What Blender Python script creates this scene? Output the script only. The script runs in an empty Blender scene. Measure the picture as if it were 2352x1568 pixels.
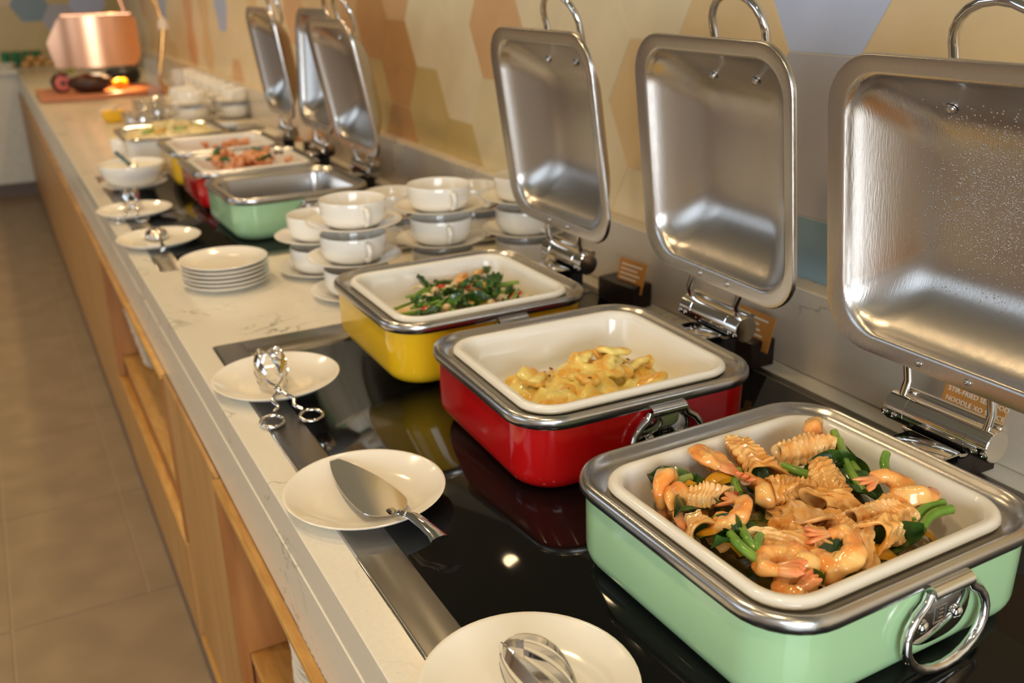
import bpy, bmesh, math, random
import numpy as np
from mathutils import Vector, Matrix, Euler, noise
random.seed(7)
S = bpy.context.scene
COL = S.collection
PI = math.pi
H = 1.08                                  # height of the counter top above the floor

# ------------------------------------------------------------------ camera, world, lights, exposure
cam_d = bpy.data.cameras.new('camera'); cam = bpy.data.objects.new('camera', cam_d); COL.objects.link(cam)
F_ = Vector((0.4325384, 0.82819256, -0.35638126)); R_ = Vector((0.88265444, -0.46959602, -0.02001784)); U_ = Vector((0.18393385, 0.30590302, 0.93412616))
cam.matrix_world = Matrix(((R_.x, U_.x, -F_.x, -0.25768858), (R_.y, U_.y, -F_.y, 0.0), (R_.z, U_.z, -F_.z, 0.68785519 + H), (0, 0, 0, 1)))
cam_d.sensor_width = 36.0; cam_d.lens = 2221.28 * 36.0 / 2352.0; cam_d.clip_start = 0.05; cam_d.clip_end = 60
cam_d.dof.use_dof = True; cam_d.dof.focus_distance = 1.16; cam_d.dof.aperture_fstop = 4.2
S.camera = cam
S.view_settings.view_transform = 'Standard'; S.view_settings.look = 'None'
S.view_settings.gamma = 1.0; S.view_settings.use_curve_mapping = False
S.view_settings.exposure = -0.13
S.cycles.use_denoising = True
S.cycles.max_bounces = 8
S.cycles.sample_clamp_indirect = 6.0
W = bpy.data.worlds.new('world'); S.world = W; W.use_nodes = True
W.node_tree.nodes['Background'].inputs[0].default_value = (0.75, 0.87, 1.0, 1)
W.node_tree.nodes['Background'].inputs[1].default_value = 1.0

def light(name, kind, loc, power, color, rot=(0, 0, 0), **kw):
    d = bpy.data.lights.new(name, kind); d.energy = power; d.color = color
    for k, v in kw.items(): setattr(d, k, v)
    o = bpy.data.objects.new(name, d); COL.objects.link(o); o.location = loc; o.rotation_euler = rot
    return o
WARM = (1.0, 0.72, 0.40)
CEIL = 3.08
DOWN = [(-0.35, y) for y in (-1.3, 0.15, 1.35, 2.6, 3.9, 5.3, 6.9, 8.5)] + [(0.62, y) for y in (2.1, 3.6, 5.4, 7.4)] + [(-1.95, y) for y in (-1.6, 0.3, 2.2, 4.1, 6.0)]
for i, (x, y) in enumerate(DOWN):         # ceiling downlights, with an added outer aisle row as side fill; fittings built below
    light('downlight', 'SPOT', (x, y, CEIL - 0.03), (38 if x > -1 else 76) if x < 0 else (14 if y < 3 else 30 if y < 5 else 60), WARM, spot_size=math.radians(125), spot_blend=0.8, shadow_soft_size=0.06)
# daylight through the two windows (behind the camera, and on the aisle side)
light('daylight', 'AREA', (-1.75, -3.46, 1.93), 190, (0.86, 0.93, 1.0), (math.radians(90), 0, 0), shape='RECTANGLE', size=3.2, size_y=1.7)
light('daylight', 'AREA', (-3.96, 1.6, 1.93), 18, (0.74, 0.87, 1.0), (math.radians(90), 0, math.radians(-90)), shape='RECTANGLE', size=2.4, size_y=1.7)
light('daylight', 'AREA', (-3.96, 5.4, 1.93), 18, (0.74, 0.87, 1.0), (math.radians(90), 0, math.radians(-90)), shape='RECTANGLE', size=2.4, size_y=1.7)

# ------------------------------------------------------------------ helpers
def srgb(r, g, b):
    f = lambda c: c / 12.92 if c <= 0.04045 else ((c + 0.055) / 1.055) ** 2.4
    return (f(r / 255), f(g / 255), f(b / 255))

def mat(name, col, rough=0.5, metal=0.0, vary=0.0, vscale=8.0, bump=0.0, bscale=60.0, stretch=(1, 1, 1), coat=0.0, spec=0.5, sss=0.0, col2=None, vlo=0.4, vhi=0.65, detail=4.0, emit=None, trans=0.0, ior=1.45, world=False):
    m = bpy.data.materials.new(name); m.use_nodes = True
    nt = m.node_tree; b = nt.nodes['Principled BSDF']
    b.inputs['Base Color'].default_value = (*col, 1); b.inputs['Roughness'].default_value = rough
    b.inputs['Metallic'].default_value = metal; b.inputs['Specular IOR Level'].default_value = spec
    b.inputs['Coat Weight'].default_value = coat; b.inputs['Coat Roughness'].default_value = 0.06
    b.inputs['Transmission Weight'].default_value = trans; b.inputs['IOR'].default_value = ior
    if sss:
        b.inputs['Subsurface Weight'].default_value = sss; b.inputs['Subsurface Radius'].default_value = (0.012, 0.006, 0.003)
        b.inputs['Subsurface Scale'].default_value = 0.5
    if emit:
        b.inputs['Emission Color'].default_value = (*emit[0], 1); b.inputs['Emission Strength'].default_value = emit[1]
    if vary or col2 or bump:
        tc = nt.nodes.new('ShaderNodeTexCoord'); mp = nt.nodes.new('ShaderNodeMapping')
        mp.inputs['Scale'].default_value = stretch
        nt.links.new(nt.nodes.new('ShaderNodeNewGeometry').outputs['Position'] if world else tc.outputs['Object'], mp.inputs[0])
    if vary or col2:
        n = nt.nodes.new('ShaderNodeTexNoise'); n.inputs['Scale'].default_value = vscale; n.inputs['Detail'].default_value = detail
        nt.links.new(mp.outputs[0], n.inputs[0])
        cr = nt.nodes.new('ShaderNodeValToRGB')
        c2 = col2 if col2 else tuple(max(0, c * (1 - vary)) for c in col)
        cr.color_ramp.elements[0].position = vlo; cr.color_ramp.elements[1].position = vhi
        cr.color_ramp.elements[0].color = (*c2, 1); cr.color_ramp.elements[1].color = (*col, 1)
        nt.links.new(n.outputs['Fac'], cr.inputs[0]); nt.links.new(cr.outputs[0], b.inputs['Base Color'])
    if bump:
        n2 = nt.nodes.new('ShaderNodeTexNoise'); n2.inputs['Scale'].default_value = bscale; n2.inputs['Detail'].default_value = 3
        nt.links.new(mp.outputs[0], n2.inputs[0])
        bp = nt.nodes.new('ShaderNodeBump'); bp.inputs['Strength'].default_value = bump; bp.inputs['Distance'].default_value = 0.002
        nt.links.new(n2.outputs['Fac'], bp.inputs['Height']); nt.links.new(bp.outputs[0], b.inputs['Normal'])
    return m

def stone_mat(name, base, vein):
    m = mat(name, base, 0.22); nt = m.node_tree; b = nt.nodes['Principled BSDF']
    tc = nt.nodes.new('ShaderNodeTexCoord')
    n = nt.nodes.new('ShaderNodeTexNoise'); n.inputs['Scale'].default_value = 5.0; n.inputs['Detail'].default_value = 7; n.inputs['Distortion'].default_value = 1.6
    nt.links.new(tc.outputs['Object'], n.inputs[0])
    cr = nt.nodes.new('ShaderNodeValToRGB'); e = cr.color_ramp.elements
    e[0].position = 0.488; e[0].color = (*base, 1); e[1].position = 0.512; e[1].color = (*base, 1)
    x = e.new(0.5); x.color = (*vein, 1)
    nt.links.new(n.outputs['Fac'], cr.inputs[0])
    n2 = nt.nodes.new('ShaderNodeTexNoise'); n2.inputs['Scale'].default_value = 3.0; nt.links.new(tc.outputs['Object'], n2.inputs[0])
    r2 = nt.nodes.new('ShaderNodeValToRGB'); r2.color_ramp.elements[0].position = 0.5; r2.color_ramp.elements[1].position = 0.66
    nt.links.new(n2.outputs['Fac'], r2.inputs[0])
    mx = nt.nodes.new('ShaderNodeMix'); mx.data_type = 'RGBA'; mx.inputs[6].default_value = (*base, 1)
    nt.links.new(r2.outputs[0], mx.inputs[0]); nt.links.new(cr.outputs[0], mx.inputs[7])
    n3 = nt.nodes.new('ShaderNodeTexNoise'); n3.inputs['Scale'].default_value = 160; nt.links.new(tc.outputs['Object'], n3.inputs[0])
    m3 = nt.nodes.new('ShaderNodeMix'); m3.data_type = 'RGBA'; m3.blend_type = 'MULTIPLY'; m3.inputs[0].default_value = 0.12
    nt.links.new(mx.outputs[2], m3.inputs[6]); nt.links.new(n3.outputs['Fac'], m3.inputs[7])
    nt.links.new(m3.outputs[2], b.inputs['Base Color'])
    return m

class MB:
    """collects shapes; build() links them as ONE mesh object"""
    def __init__(s): s.v = []; s.f = []
    def add(s, vs, fs, M=None):
        o = len(s.v); s.v += [tuple(M @ Vector(p)) if M else tuple(p) for p in vs]; s.f += [tuple(i + o for i in q) for q in fs]; return s
    def loft(s, rings, closed=True, cap0=False, cap1=False, M=None):
        n = len(rings[0]); vs = [p for r in rings for p in r]; fs = []
        for i in range(len(rings) - 1):
            for j in range(n if closed else n - 1):
                k = (j + 1) % n; fs.append((i * n + j, i * n + k, (i + 1) * n + k, (i + 1) * n + j))
        if cap0: fs.append(tuple(range(n - 1, -1, -1)))
        if cap1: fs.append(tuple((len(rings) - 1) * n + j for j in range(n)))
        return s.add(vs, fs, M)
    def box(s, x0, x1, y0, y1, z0, z1, M=None):
        v = [(x, y, z) for z in (z0, z1) for y in (y0, y1) for x in (x0, x1)]
        return s.add(v, [(0, 2, 3, 1), (4, 5, 7, 6), (0, 1, 5, 4), (2, 6, 7, 3), (0, 4, 6, 2), (1, 3, 7, 5)], M)
    def bbox(s, x0, x1, y0, y1, z0, z1, b=0.002, M=None):      # box with bevelled edges
        rings = []
        for z, i in ((z0, b), (z0 + b, 0), (z1 - b, 0), (z1, b)):
            rings.append([(x0 + i + b, y0 + i, z), (x1 - i - b, y0 + i, z), (x1 - i, y0 + i + b, z), (x1 - i, y1 - i - b, z), (x1 - i - b, y1 - i, z), (x0 + i + b, y1 - i, z), (x0 + i, y1 - i - b, z), (x0 + i, y0 + i + b, z)])
        return s.loft(rings, True, True, True, M)
    def tube(s, path, r, n=10, closed=False, M=None, flat=1.0):
        path = [Vector(p) for p in path]; m = len(path); rings = []; up = None
        for i, p in enumerate(path):
            a = path[i - 1] if (i or closed) else p; c = path[(i + 1) % m] if (i < m - 1 or closed) else p
            t = (c - a).normalized()
            if up is None: up = t.orthogonal().normalized()
            up = (up - t * up.dot(t))
            up = up.normalized() if up.length > 1e-6 else t.orthogonal().normalized()
            sd = t.cross(up); rr_ = r[i] if isinstance(r, (list, tuple)) else r
            rings.append([tuple(p + up * (math.cos(2 * PI * k / n) * rr_) + sd * (math.sin(2 * PI * k / n) * rr_ * flat)) for k in range(n)])
        if closed: rings.append(rings[0])
        return s.loft(rings, True, not closed, not closed, M)
    def lathe(s, prof, n=32, M=None):
        rings = [[(r * math.cos(2 * PI * k / n), r * math.sin(2 * PI * k / n), z) for k in range(n)] for r, z in prof]
        return s.loft(rings, True, prof[0][0] > 1e-6, prof[-1][0] > 1e-6, M)
    def ball(s, c, r, n=12, sz=1.0, M=None):
        pr = [(max(1e-5, r * math.sin(PI * i / (n // 2))), -r * math.cos(PI * i / (n // 2)) * sz) for i in range(n // 2 + 1)]
        T = Matrix.Translation(c); return s.lathe(pr, n, (M @ T) if M else T)
    def mesh(s, name, material, angle=40):
        me = bpy.data.meshes.new(name); me.from_pydata(s.v, [], s.f); me.validate()
        bm = bmesh.new(); bm.from_mesh(me); bmesh.ops.remove_doubles(bm, verts=bm.verts, dist=1e-6); bmesh.ops.recalc_face_normals(bm, faces=bm.faces); bm.to_mesh(me); bm.free()
        me.materials.append(material); me.shade_smooth(); me.set_sharp_from_angle(angle=math.radians(angle))
        return me
    def build(s, name, material, parent=None, loc=(0, 0, 0), rot=(0, 0, 0), angle=40):
        return put(name, s.mesh(name, material, angle), parent, loc, rot)

def put(name, me, parent=None, loc=(0, 0, 0), rot=(0, 0, 0)):
    o = bpy.data.objects.new(name, me); COL.objects.link(o); o.parent = parent; o.location = loc; o.rotation_euler = rot
    return o
def tag(o, label=None, cat=None, group=None, kind=None):
    if label: o['label'] = label
    if cat: o['category'] = cat
    if group: o['group'] = group
    if kind: o['kind'] = kind
    return o
def thing(name, label, cat, loc=(0, 0, 0), rz=0.0, group=None):
    o = bpy.data.objects.new(name, None); COL.objects.link(o); o.location = loc; o.rotation_euler = (0, 0, rz); o.empty_display_size = 0.05
    return tag(o, label, cat, group)
def dup(root, loc=None, rot=None, label=None, group=None):
    def cp(o, par):
        c = o.copy(); COL.objects.link(c); c.parent = par
        for ch in list(o.children): cp(ch, c)
        return c
    r = cp(root, None)
    if loc is not None: r.location = loc
    if rot is not None: r.rotation_euler = rot if not isinstance(rot, (int, float)) else (0, 0, rot)
    if label: r['label'] = label
    if group: r['group'] = group
    return r
def rrect(w, d, r, z, n=8):
    r = max(1e-4, min(r, w / 2 - 1e-4, d / 2 - 1e-4)); o = []
    for sx, sy, a0 in ((1, 1, 0), (-1, 1, 90), (-1, -1, 180), (1, -1, 270)):
        for k in range(n + 1):
            a = math.radians(a0 + 90 * k / n); o.append((sx * (w / 2 - r) + r * math.cos(a), sy * (d / 2 - r) + r * math.sin(a), z))
    return o
ONES = ['', 'first', 'second', 'third', 'fourth', 'fifth', 'sixth', 'seventh', 'eighth', 'ninth', 'tenth', 'eleventh', 'twelfth', 'thirteenth', 'fourteenth', 'fifteenth', 'sixteenth', 'seventeenth', 'eighteenth', 'nineteenth']
def nth(k):
    if k < 20: return ONES[k]
    return {20: 'twentieth', 30: 'thirtieth', 40: 'fortieth'}.get(k) or {2: 'twenty-', 3: 'thirty-', 4: 'forty-'}[k // 10] + ONES[k % 10]
def number(objs, fmt):                    # label look-alikes by their order from the left as seen from the aisle
    objs = sorted(objs, key=lambda o: o.location.x * R_.x + o.location.y * R_.y)
    for k, o in enumerate(objs): o['label'] = fmt % ('leftmost' if k == 0 else 'rightmost' if k == len(objs) - 1 else nth(k + 1) + ' from left')
def text_obj(name, body, size, material, parent, M, depth=0.0003, align='LEFT'):
    c = bpy.data.curves.new(name, 'FONT'); c.body = body; c.size = size; c.extrude = depth; c.align_x = align; c.resolution_u = 2
    t = bpy.data.objects.new(name, c); COL.objects.link(t)
    dg = bpy.context.evaluated_depsgraph_get(); me = bpy.data.meshes.new_from_object(t.evaluated_get(dg))
    bpy.data.objects.remove(t); me.materials.clear(); me.materials.append(material)
    o = bpy.data.objects.new(name, me); COL.objects.link(o); o.parent = parent; o.matrix_local = M
    return o

# ------------------------------------------------------------------ materials
M_ = {}
M_['stone'] = stone_mat('quartz', (0.76, 0.69, 0.55), (0.20, 0.19, 0.13))
M_['marble'] = stone_mat('marble upstand', (0.70, 0.60, 0.46), (0.25, 0.22, 0.18))
M_['ceramic'] = mat('white glazed ceramic', (0.88, 0.83, 0.73), 0.12, coat=0.4)
M_['pan'] = mat('cream glazed ceramic', (0.86, 0.83, 0.74), 0.14, coat=0.4)
M_['steel'] = mat('brushed steel', (0.55, 0.53, 0.51), 0.24, 1.0, bump=0.05, bscale=90, stretch=(1, 12, 1))
M_['lid_steel'] = mat('satin lid steel', (0.56, 0.53, 0.50), 0.26, 1.0, bump=0.13, bscale=60, stretch=(1, 14, 1))
M_['chrome'] = mat('polished chrome', (0.72, 0.70, 0.68), 0.07, 1.0)
M_['black_glass'] = mat('black hob glass', (0.005, 0.005, 0.005), 0.04, spec=0.36)
M_['hob_steel'] = mat('hob frame steel', (0.27, 0.25, 0.225), 0.33, 1.0, bump=0.03, bscale=60, stretch=(1, 10, 1))
M_['mint'] = mat('mint enamel', (0.41, 0.64, 0.35), 0.16, coat=0.5)
M_['red'] = mat('red enamel', (0.48, 0.006, 0.006), 0.14, coat=0.5)
M_['yellow'] = mat('yellow enamel', (0.80, 0.46, 0.012), 0.14, coat=0.5)
M_['oak'] = mat('oak veneer', (0.50, 0.275, 0.095), 0.42, col2=(0.39, 0.20, 0.06), vscale=3.2, stretch=(6, 5, 0.6), vlo=0.35, vhi=0.7, world=True)
M_['oak_edge'] = mat('oak edge', (0.60, 0.34, 0.10), 0.4, col2=(0.50, 0.26, 0.065), vscale=14, stretch=(6, 1, 6))
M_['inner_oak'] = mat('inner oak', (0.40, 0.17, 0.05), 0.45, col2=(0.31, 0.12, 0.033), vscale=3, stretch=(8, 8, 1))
M_['tile'] = mat('floor tile', (0.265, 0.192, 0.118), 0.42, col2=(0.225, 0.162, 0.097), vscale=7, bump=0.04, bscale=40, world=True, detail=8)
M_['grout'] = mat('grout', (0.36, 0.29, 0.205), 0.8)
M_['plinth'] = mat('plinth', (0.16, 0.11, 0.08), 0.5)
M_['ceiling'] = mat('ceiling paint', (0.26, 0.27, 0.22), 0.8)
M_['wallpaint'] = mat('wall grout', (0.80, 0.68, 0.48), 0.8)
M_['aisle_wall'] = mat('aisle wall paint', (0.44, 0.38, 0.33), 0.7)
M_['laminate'] = mat('cream laminate', (0.72, 0.66, 0.52), 0.4, vary=0.06, vscale=20)
M_['dark_wood'] = mat('dark wood block', (0.022, 0.010, 0.008), 0.35, vary=0.3, vscale=30)
M_['card'] = mat('orange card', (0.58, 0.24, 0.045), 0.55)
M_['ink'] = mat('cream print', (0.85, 0.78, 0.62), 0.6)
M_['squid'] = mat('glazed squid', (0.92, 0.55, 0.19), 0.2, col2=(0.80, 0.34, 0.055), vscale=55, sss=0.15, coat=0.9, vlo=0.35, vhi=0.62)
M_['squid2'] = mat('pale glazed squid', (0.95, 0.64, 0.29), 0.2, col2=(0.87, 0.42, 0.10), vscale=50, sss=0.15, coat=0.5, vlo=0.35, vhi=0.62)
M_['prawn'] = mat('glazed prawn', (0.93, 0.54, 0.17), 0.18, col2=(0.86, 0.31, 0.06), vscale=60, sss=0.15, coat=0.6, vlo=0.38, vhi=0.6)
M_['tail'] = mat('prawn tail', (0.85, 0.24, 0.08), 0.3, col2=(0.90, 0.42, 0.16), vscale=50, coat=0.4)
M_['stem'] = mat('green stem', (0.27, 0.44, 0.06), 0.25, col2=(0.13, 0.28, 0.03), vscale=22, coat=0.4)
M_['leaf'] = mat('dark leaf', (0.075, 0.19, 0.022), 0.28, col2=(0.022, 0.065, 0.010), vscale=45, coat=0.4)
M_['pale_stem'] = mat('pale stem', (0.50, 0.56, 0.20), 0.28, col2=(0.30, 0.40, 0.09), vscale=22, coat=0.4)
M_['pepper'] = mat('yellow pepper', (0.80, 0.44, 0.015), 0.22, col2=(0.68, 0.31, 0.01), vscale=22, coat=0.5)
M_['chilli'] = mat('red pepper', (0.62, 0.035, 0.012), 0.2, coat=0.5)
M_['sauce'] = mat('sauce', (0.26, 0.16, 0.035), 0.12, col2=(0.06, 0.08, 0.012), vscale=30, coat=0.6)
M_['onion'] = mat('onion', (0.80, 0.70, 0.45), 0.25, coat=0.4, sss=0.15)
M_['mushroom'] = mat('mushroom', (0.74, 0.52, 0.27), 0.3, coat=0.3)
M_['gratin'] = mat('potato gratin', (0.90, 0.76, 0.24), 0.35, col2=(0.84, 0.50, 0.08), vscale=26, coat=0.35, vlo=0.36, vhi=0.56, detail=6, bump=0.25, bscale=70)
M_['potato'] = mat('potato slice', (0.92, 0.76, 0.24), 0.3, col2=(0.84, 0.42, 0.05), vscale=26, coat=0.5, vlo=0.40, vhi=0.56, detail=6, bump=0.2, bscale=80)
M_['burnt'] = mat('browned bit', (0.22, 0.06, 0.02), 0.5)
M_['broth'] = mat('orange broth', (0.72, 0.42, 0.12), 0.2, col2=(0.86, 0.66, 0.36), vscale=14, coat=0.3)
M_['pork'] = mat('braised meat', (0.80, 0.40, 0.20), 0.35, col2=(0.62, 0.22, 0.07), vscale=40, coat=0.3)
M_['curry'] = mat('orange stew', (0.66, 0.20, 0.03), 0.25, col2=(0.42, 0.14, 0.02), vscale=30, coat=0.4)
M_['noodle'] = mat('pale noodles', (0.84, 0.70, 0.36), 0.35, coat=0.2)
M_['copper'] = mat('copper', (0.88, 0.46, 0.27), 0.26, 1.0, bump=0.05, bscale=30)
M_['brass'] = mat('brass', (0.85, 0.55, 0.20), 0.2, 1.0)
M_['black'] = mat('black metal', (0.012, 0.010, 0.009), 0.35)
M_['roast'] = mat('dark roast crust', (0.07, 0.022, 0.012), 0.35, col2=(0.03, 0.012, 0.008), vscale=40, bump=0.4, bscale=50)
M_['rare'] = mat('rare meat', (0.62, 0.12, 0.08), 0.35, coat=0.3)
M_['board'] = mat('cherry board', (0.56, 0.20, 0.08), 0.4, vary=0.25, vscale=4, stretch=(1, 10, 1))
M_['orange'] = mat('orange fruit', (0.90, 0.42, 0.01), 0.4)
M_['green_glass'] = mat('green glaze', (0.01, 0.17, 0.07), 0.12, coat=0.5)
M_['bread'] = mat('bread crust', (0.66, 0.36, 0.12), 0.6, vary=0.4, vscale=20)
M_['herb'] = mat('rosemary', (0.32, 0.40, 0.06), 0.5)
M_['cream_food'] = mat('cream dressing', (0.86, 0.80, 0.66), 0.3)
M_['teal'] = mat('dark teal handle', (0.03, 0.08, 0.09), 0.3)
M_['drop'] = mat('water drops', (0.66, 0.63, 0.60), 0.14, 1.0)
M_['acrylic'] = mat('clear acrylic', (0.95, 0.97, 1), 0.03, trans=0.9, ior=1.45)
M_['glass'] = mat('window glass', (1, 1, 1), 0.0, trans=1.0, ior=1.05)
M_['lamp'] = mat('lamp disc', (1, 0.9, 0.75), 0.5, emit=((1.0, 0.78, 0.48), 14.0))
M_['white_paint'] = mat('white trim paint', (0.78, 0.76, 0.72), 0.5)
M_['grey_uphol'] = mat('towel', (0.55, 0.60, 0.75), 0.8)

# ------------------------------------------------------------------ the setting
def struct(name, mb, m, label=None, loc=(0, 0, 0), parent=None):
    o = mb.build(name, m, parent, loc)
    if parent is None: tag(o, label, None, None, 'structure')
    return o
X0, X1, Y0, Y1 = -4.0, 1.0, -3.5, 10.15
floor = struct('floor', MB().box(X0 - .1, X1 + .2, Y0 - .1, Y1 + .1, -0.1, -0.004), M_['grout'], 'brown grey stone tile floor of the aisle')
def tile_mesh(w, d):
    return MB().bbox(-w / 2, w / 2, -d / 2, d / 2, -0.008, 0.0, 0.0012).mesh('floor_tile', M_['tile'], 10)
cache = {}
def floor_tile(xa, xb, ya, yb):
    g = 0.0025; w, d = round(xb - xa - 2 * g, 4), round(yb - ya - 2 * g, 4)
    if (w, d) not in cache: cache[(w, d)] = tile_mesh(w, d)
    put('floor_tile', cache[(w, d)], floor, ((xa + xb) / 2, (ya + yb) / 2, random.uniform(-0.0006, 0)))
xs = [-0.097 - 0.383 * k for k in range(6)]
yy = [2.77 + 0.70 * k for k in range(-6, 12)]
for k in range(len(yy) - 1):
    ya, yb = yy[k], min(yy[k + 1], Y1)
    if ya >= Y1: break
    if ya >= 2.75: floor_tile(-0.097, 0.10, ya, yb)
    for j in range(5):
        pass
        floor_tile(xs[j + 1], xs[j] if (ya >= 2.75 or j) else 0.10, ya, yb)
rest = MB()
for i in range(6):
    for k in range(17):
        xr = xs[5] - 0.383 * i
        if xr - 0.38 > X0 - .1: rest.bbox(xr - 0.3805, xr - 0.0025, -1.4275 + 0.70 * k, -0.7325 + 0.70 * k, -0.008, 0, 0.0012)
tag(rest.build('floor_tile_field', M_['tile'], floor), kind='stuff')
struct('ceiling', MB().box(X0 - .1, X1 + .2, Y0 - .1, Y1 + .1, CEIL, CEIL + .1), M_['ceiling'], 'grey green ceiling over the buffet')
wall_r = struct('wall_right', MB().box(X1 - 0.0025, X1 + 0.14, Y0 - .1, Y1 + .1, -.1, CEIL), M_['wallpaint'], 'long wall with hexagon tiles behind the buffet')
wall_b = struct('wall_back', MB().box(X0 - .1, X1 + .1, Y1 - 0.0025, Y1 + .14, -.1, CEIL), M_['wallpaint'], 'far end wall with large hexagon tiles')
def wall_with_holes(name, plane, a0, a1, holes, label):       # holes (a, b, z0, z1) along the wall
    mb = MB(); z0, z1 = 0.0, CEIL
    def bx(a, b, lo, hi):
        if plane == 'x': mb.box(X0 - .12, X0, a, b, lo, hi)
        else: mb.box(a, b, Y0 - .12, Y0, lo, hi)
    cur = a0
    for a, b, lo, hi in holes:
        bx(cur, a, z0, z1); bx(a, b, z0, lo); bx(a, b, hi, z1); cur = b
    bx(cur, a1, z0, z1)
    return struct(name, mb, M_['aisle_wall'], label)
wall_with_holes('wall_left', 'x', Y0, Y1, [(0.4, 2.8, 1.08, 2.78), (4.2, 6.6, 1.08, 2.78)], 'plain wall with windows across the aisle')
wall_with_holes('wall_front', 'y', X0, X1, [(-3.4, -0.1, 1.08, 2.78)], 'plain wall with a window behind the camera')
def window(n, plane, a, b):
    lo, hi = 1.08, 2.78; mb = MB(); g = MB(); t = 0.06
    def bx(m, p, q, r, s, d0, d1):
        if plane == 'x': m.box(X0 - d1, X0 - d0, p, q, r, s)
        else: m.box(p, q, Y0 - d1, Y0 - d0, r, s)
    bx(mb, a, b, lo, lo + t, .03, .09); bx(mb, a, b, hi - t, hi, .03, .09); bx(mb, a, a + t, lo + t, hi - t, .03, .09); bx(mb, b - t, b, lo + t, hi - t, .03, .09)
    c = (a + b) / 2; bx(mb, c - t / 2, c + t / 2, lo + t, hi - t, .035, .085)
    o = struct('window_%d' % n, mb, M_['white_paint'], 'window letting daylight into the room')
    bx(g, a + t, c - t / 2, lo + t, hi - t, .055, .062); bx(g, c + t / 2, b - t, lo + t, hi - t, .055, .062)
    g.build('pane', M_['glass'], o)
window(1, 'x', 0.4, 2.8); window(2, 'x', 4.2, 6.6); window(3, 'y', -3.4, -0.1)

# hexagon wall tiles: flat-topped, side 0.162, rows 0.28
TC = {'tan': (0.76, 0.54, 0.27), 'cream': (0.82, 0.68, 0.43), 'sand': (0.78, 0.64, 0.37), 'mustard': (0.62, 0.45, 0.17), 'orange': (0.56, 0.28, 0.09), 'peach': (0.70, 0.42, 0.20),
      'lilac': (0.53, 0.57, 0.70), 'taupe': (0.48, 0.45, 0.45), 'teal': (0.25, 0.37, 0.42), 'blue': (0.42, 0.52, 0.74), 'slate': (0.22, 0.29, 0.31)}
TM = {k: mat('tile ' + k, v, 0.32, vary=0.05, vscale=9) for k, v in TC.items()}
HS = 0.162
def hexmesh(k, plane):
    r = HS - 0.0010; rings = []
    for rad, d in ((r, 0.0075), (r, 0.0005), (r - 0.0008, 0.0)):
        rings.append([(rad * math.cos(PI / 3 * i), rad * math.sin(PI / 3 * i), d) for i in range(6)])
    mb = MB(); mb.loft(rings, True, True, True)
    mb.v = [(p[2], p[0], p[1]) if plane == 'x' else (p[0], p[2], p[1]) for p in mb.v]
    return mb.mesh('hex_tile', TM[k], 20)
HM = {(k, pl): hexmesh(k, pl) for k in TC for pl in 'xy'}
fixed = {(0, 2): 'lilac', (0, 1): 'taupe', (0, 0): 'teal', (1, 1): 'tan', (1, 0): 'sand', (2, 2): 'cream', (2, 1): 'tan', (2, 0): 'cream', (3, 1): 'cream', (3, 0): 'cream', (4, 2): 'cream', (4, 1): 'cream', (4, 0): 'sand',
         (-1, 1): 'tan', (-1, 0): 'taupe', (-2, 2): 'tan', (-2, 1): 'sand', (5, 1): 'peach', (5, 0): 'sand', (6, 2): 'cream', (6, 1): 'cream', (6, 0): 'mustard', (7, 1): 'cream', (7, 0): 'mustard', (8, 2): 'peach', (8, 1): 'orange', (8, 0): 'orange',
         (9, 1): 'orange', (9, 0): 'mustard', (10, 2): 'peach', (10, 1): 'peach', (10, 0): 'sand', (11, 1): 'tan', (12, 2): 'tan', (12, 1): 'tan', (13, 1): 'peach', (19, 1): 'blue', (27, 1): 'blue', (20, 2): 'cream', (20, 1): 'cream', (18, 1): 'cream', (18, 2): 'cream', (19, 0): 'cream'}
rnd = random.Random(3)
for k in range(-5, 33):
    for r in range(0, 5):
        zc = (0.128 if k % 2 == 0 else 0.268) + 0.2806 * r
        c = fixed.get((k, r)) or rnd.choice(['tan', 'cream', 'cream', 'sand', 'peach', 'cream', 'tan'])
        put('hex_tile', HM[(c, 'x')], wall_r, (X1 - 0.004, 1.249 + 0.243 * k, H + zc))
bfix = {(2, 1): 'slate', (3, 1): 'taupe', (3, 0): 'mustard', (4, 1): 'lilac', (4, 0): 'taupe', (2, 0): 'mustard', (1, 1): 'mustard', (1, 0): 'mustard', (5, 1): 'mustard', (6, 1): 'lilac', (5, 0): 'slate', (6, 0): 'sand'}
for k in range(-3, 7):
    for r in range(0, 4):
        zc = (0.500 - 0.2806 if k % 2 == 0 else 0.360 - 0.2806) + 0.2806 * r
        c = bfix.get((k, r)) or rnd.choice(['mustard', 'tan', 'mustard'])
        put('hex_tile', HM[(c, 'y')], wall_b, (0.225 - 0.486 + 0.243 * k, Y1 - 0.004, H + zc))
# marble upstand along the wall
struct('trim_1', MB().bbox(0.95, X1 - 0.003, -1.0, 9.49, H + 0.0005, H + 0.157, 0.003), M_['marble'], 'grey marble upstand between counter and tiled wall')
# far counter across the end of the room
fc = thing('end_counter', 'cream counter across the far end of the aisle', 'counter', (0, 9.5, 0))
MB().bbox(-2.4, 0.94, 0.03, 0.635, 0.12, H - 0.04, 0.003).build('front_panel', M_['laminate'], fc)
MB().bbox(-2.4, 0.94, 0.0, 0.64, H - 0.039, H, 0.003).build('worktop', M_['stone'], fc)
MB().box(-2.4, 0.94, 0.06, 0.6, 0.001, 0.12).build('plinth', M_['plinth'], fc)
MB().bbox(-0.415, -0.375, 0.014, 0.0295, 0.12, H - 0.04, 0.002).build('oak_post', M_['oak'], fc)

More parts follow.
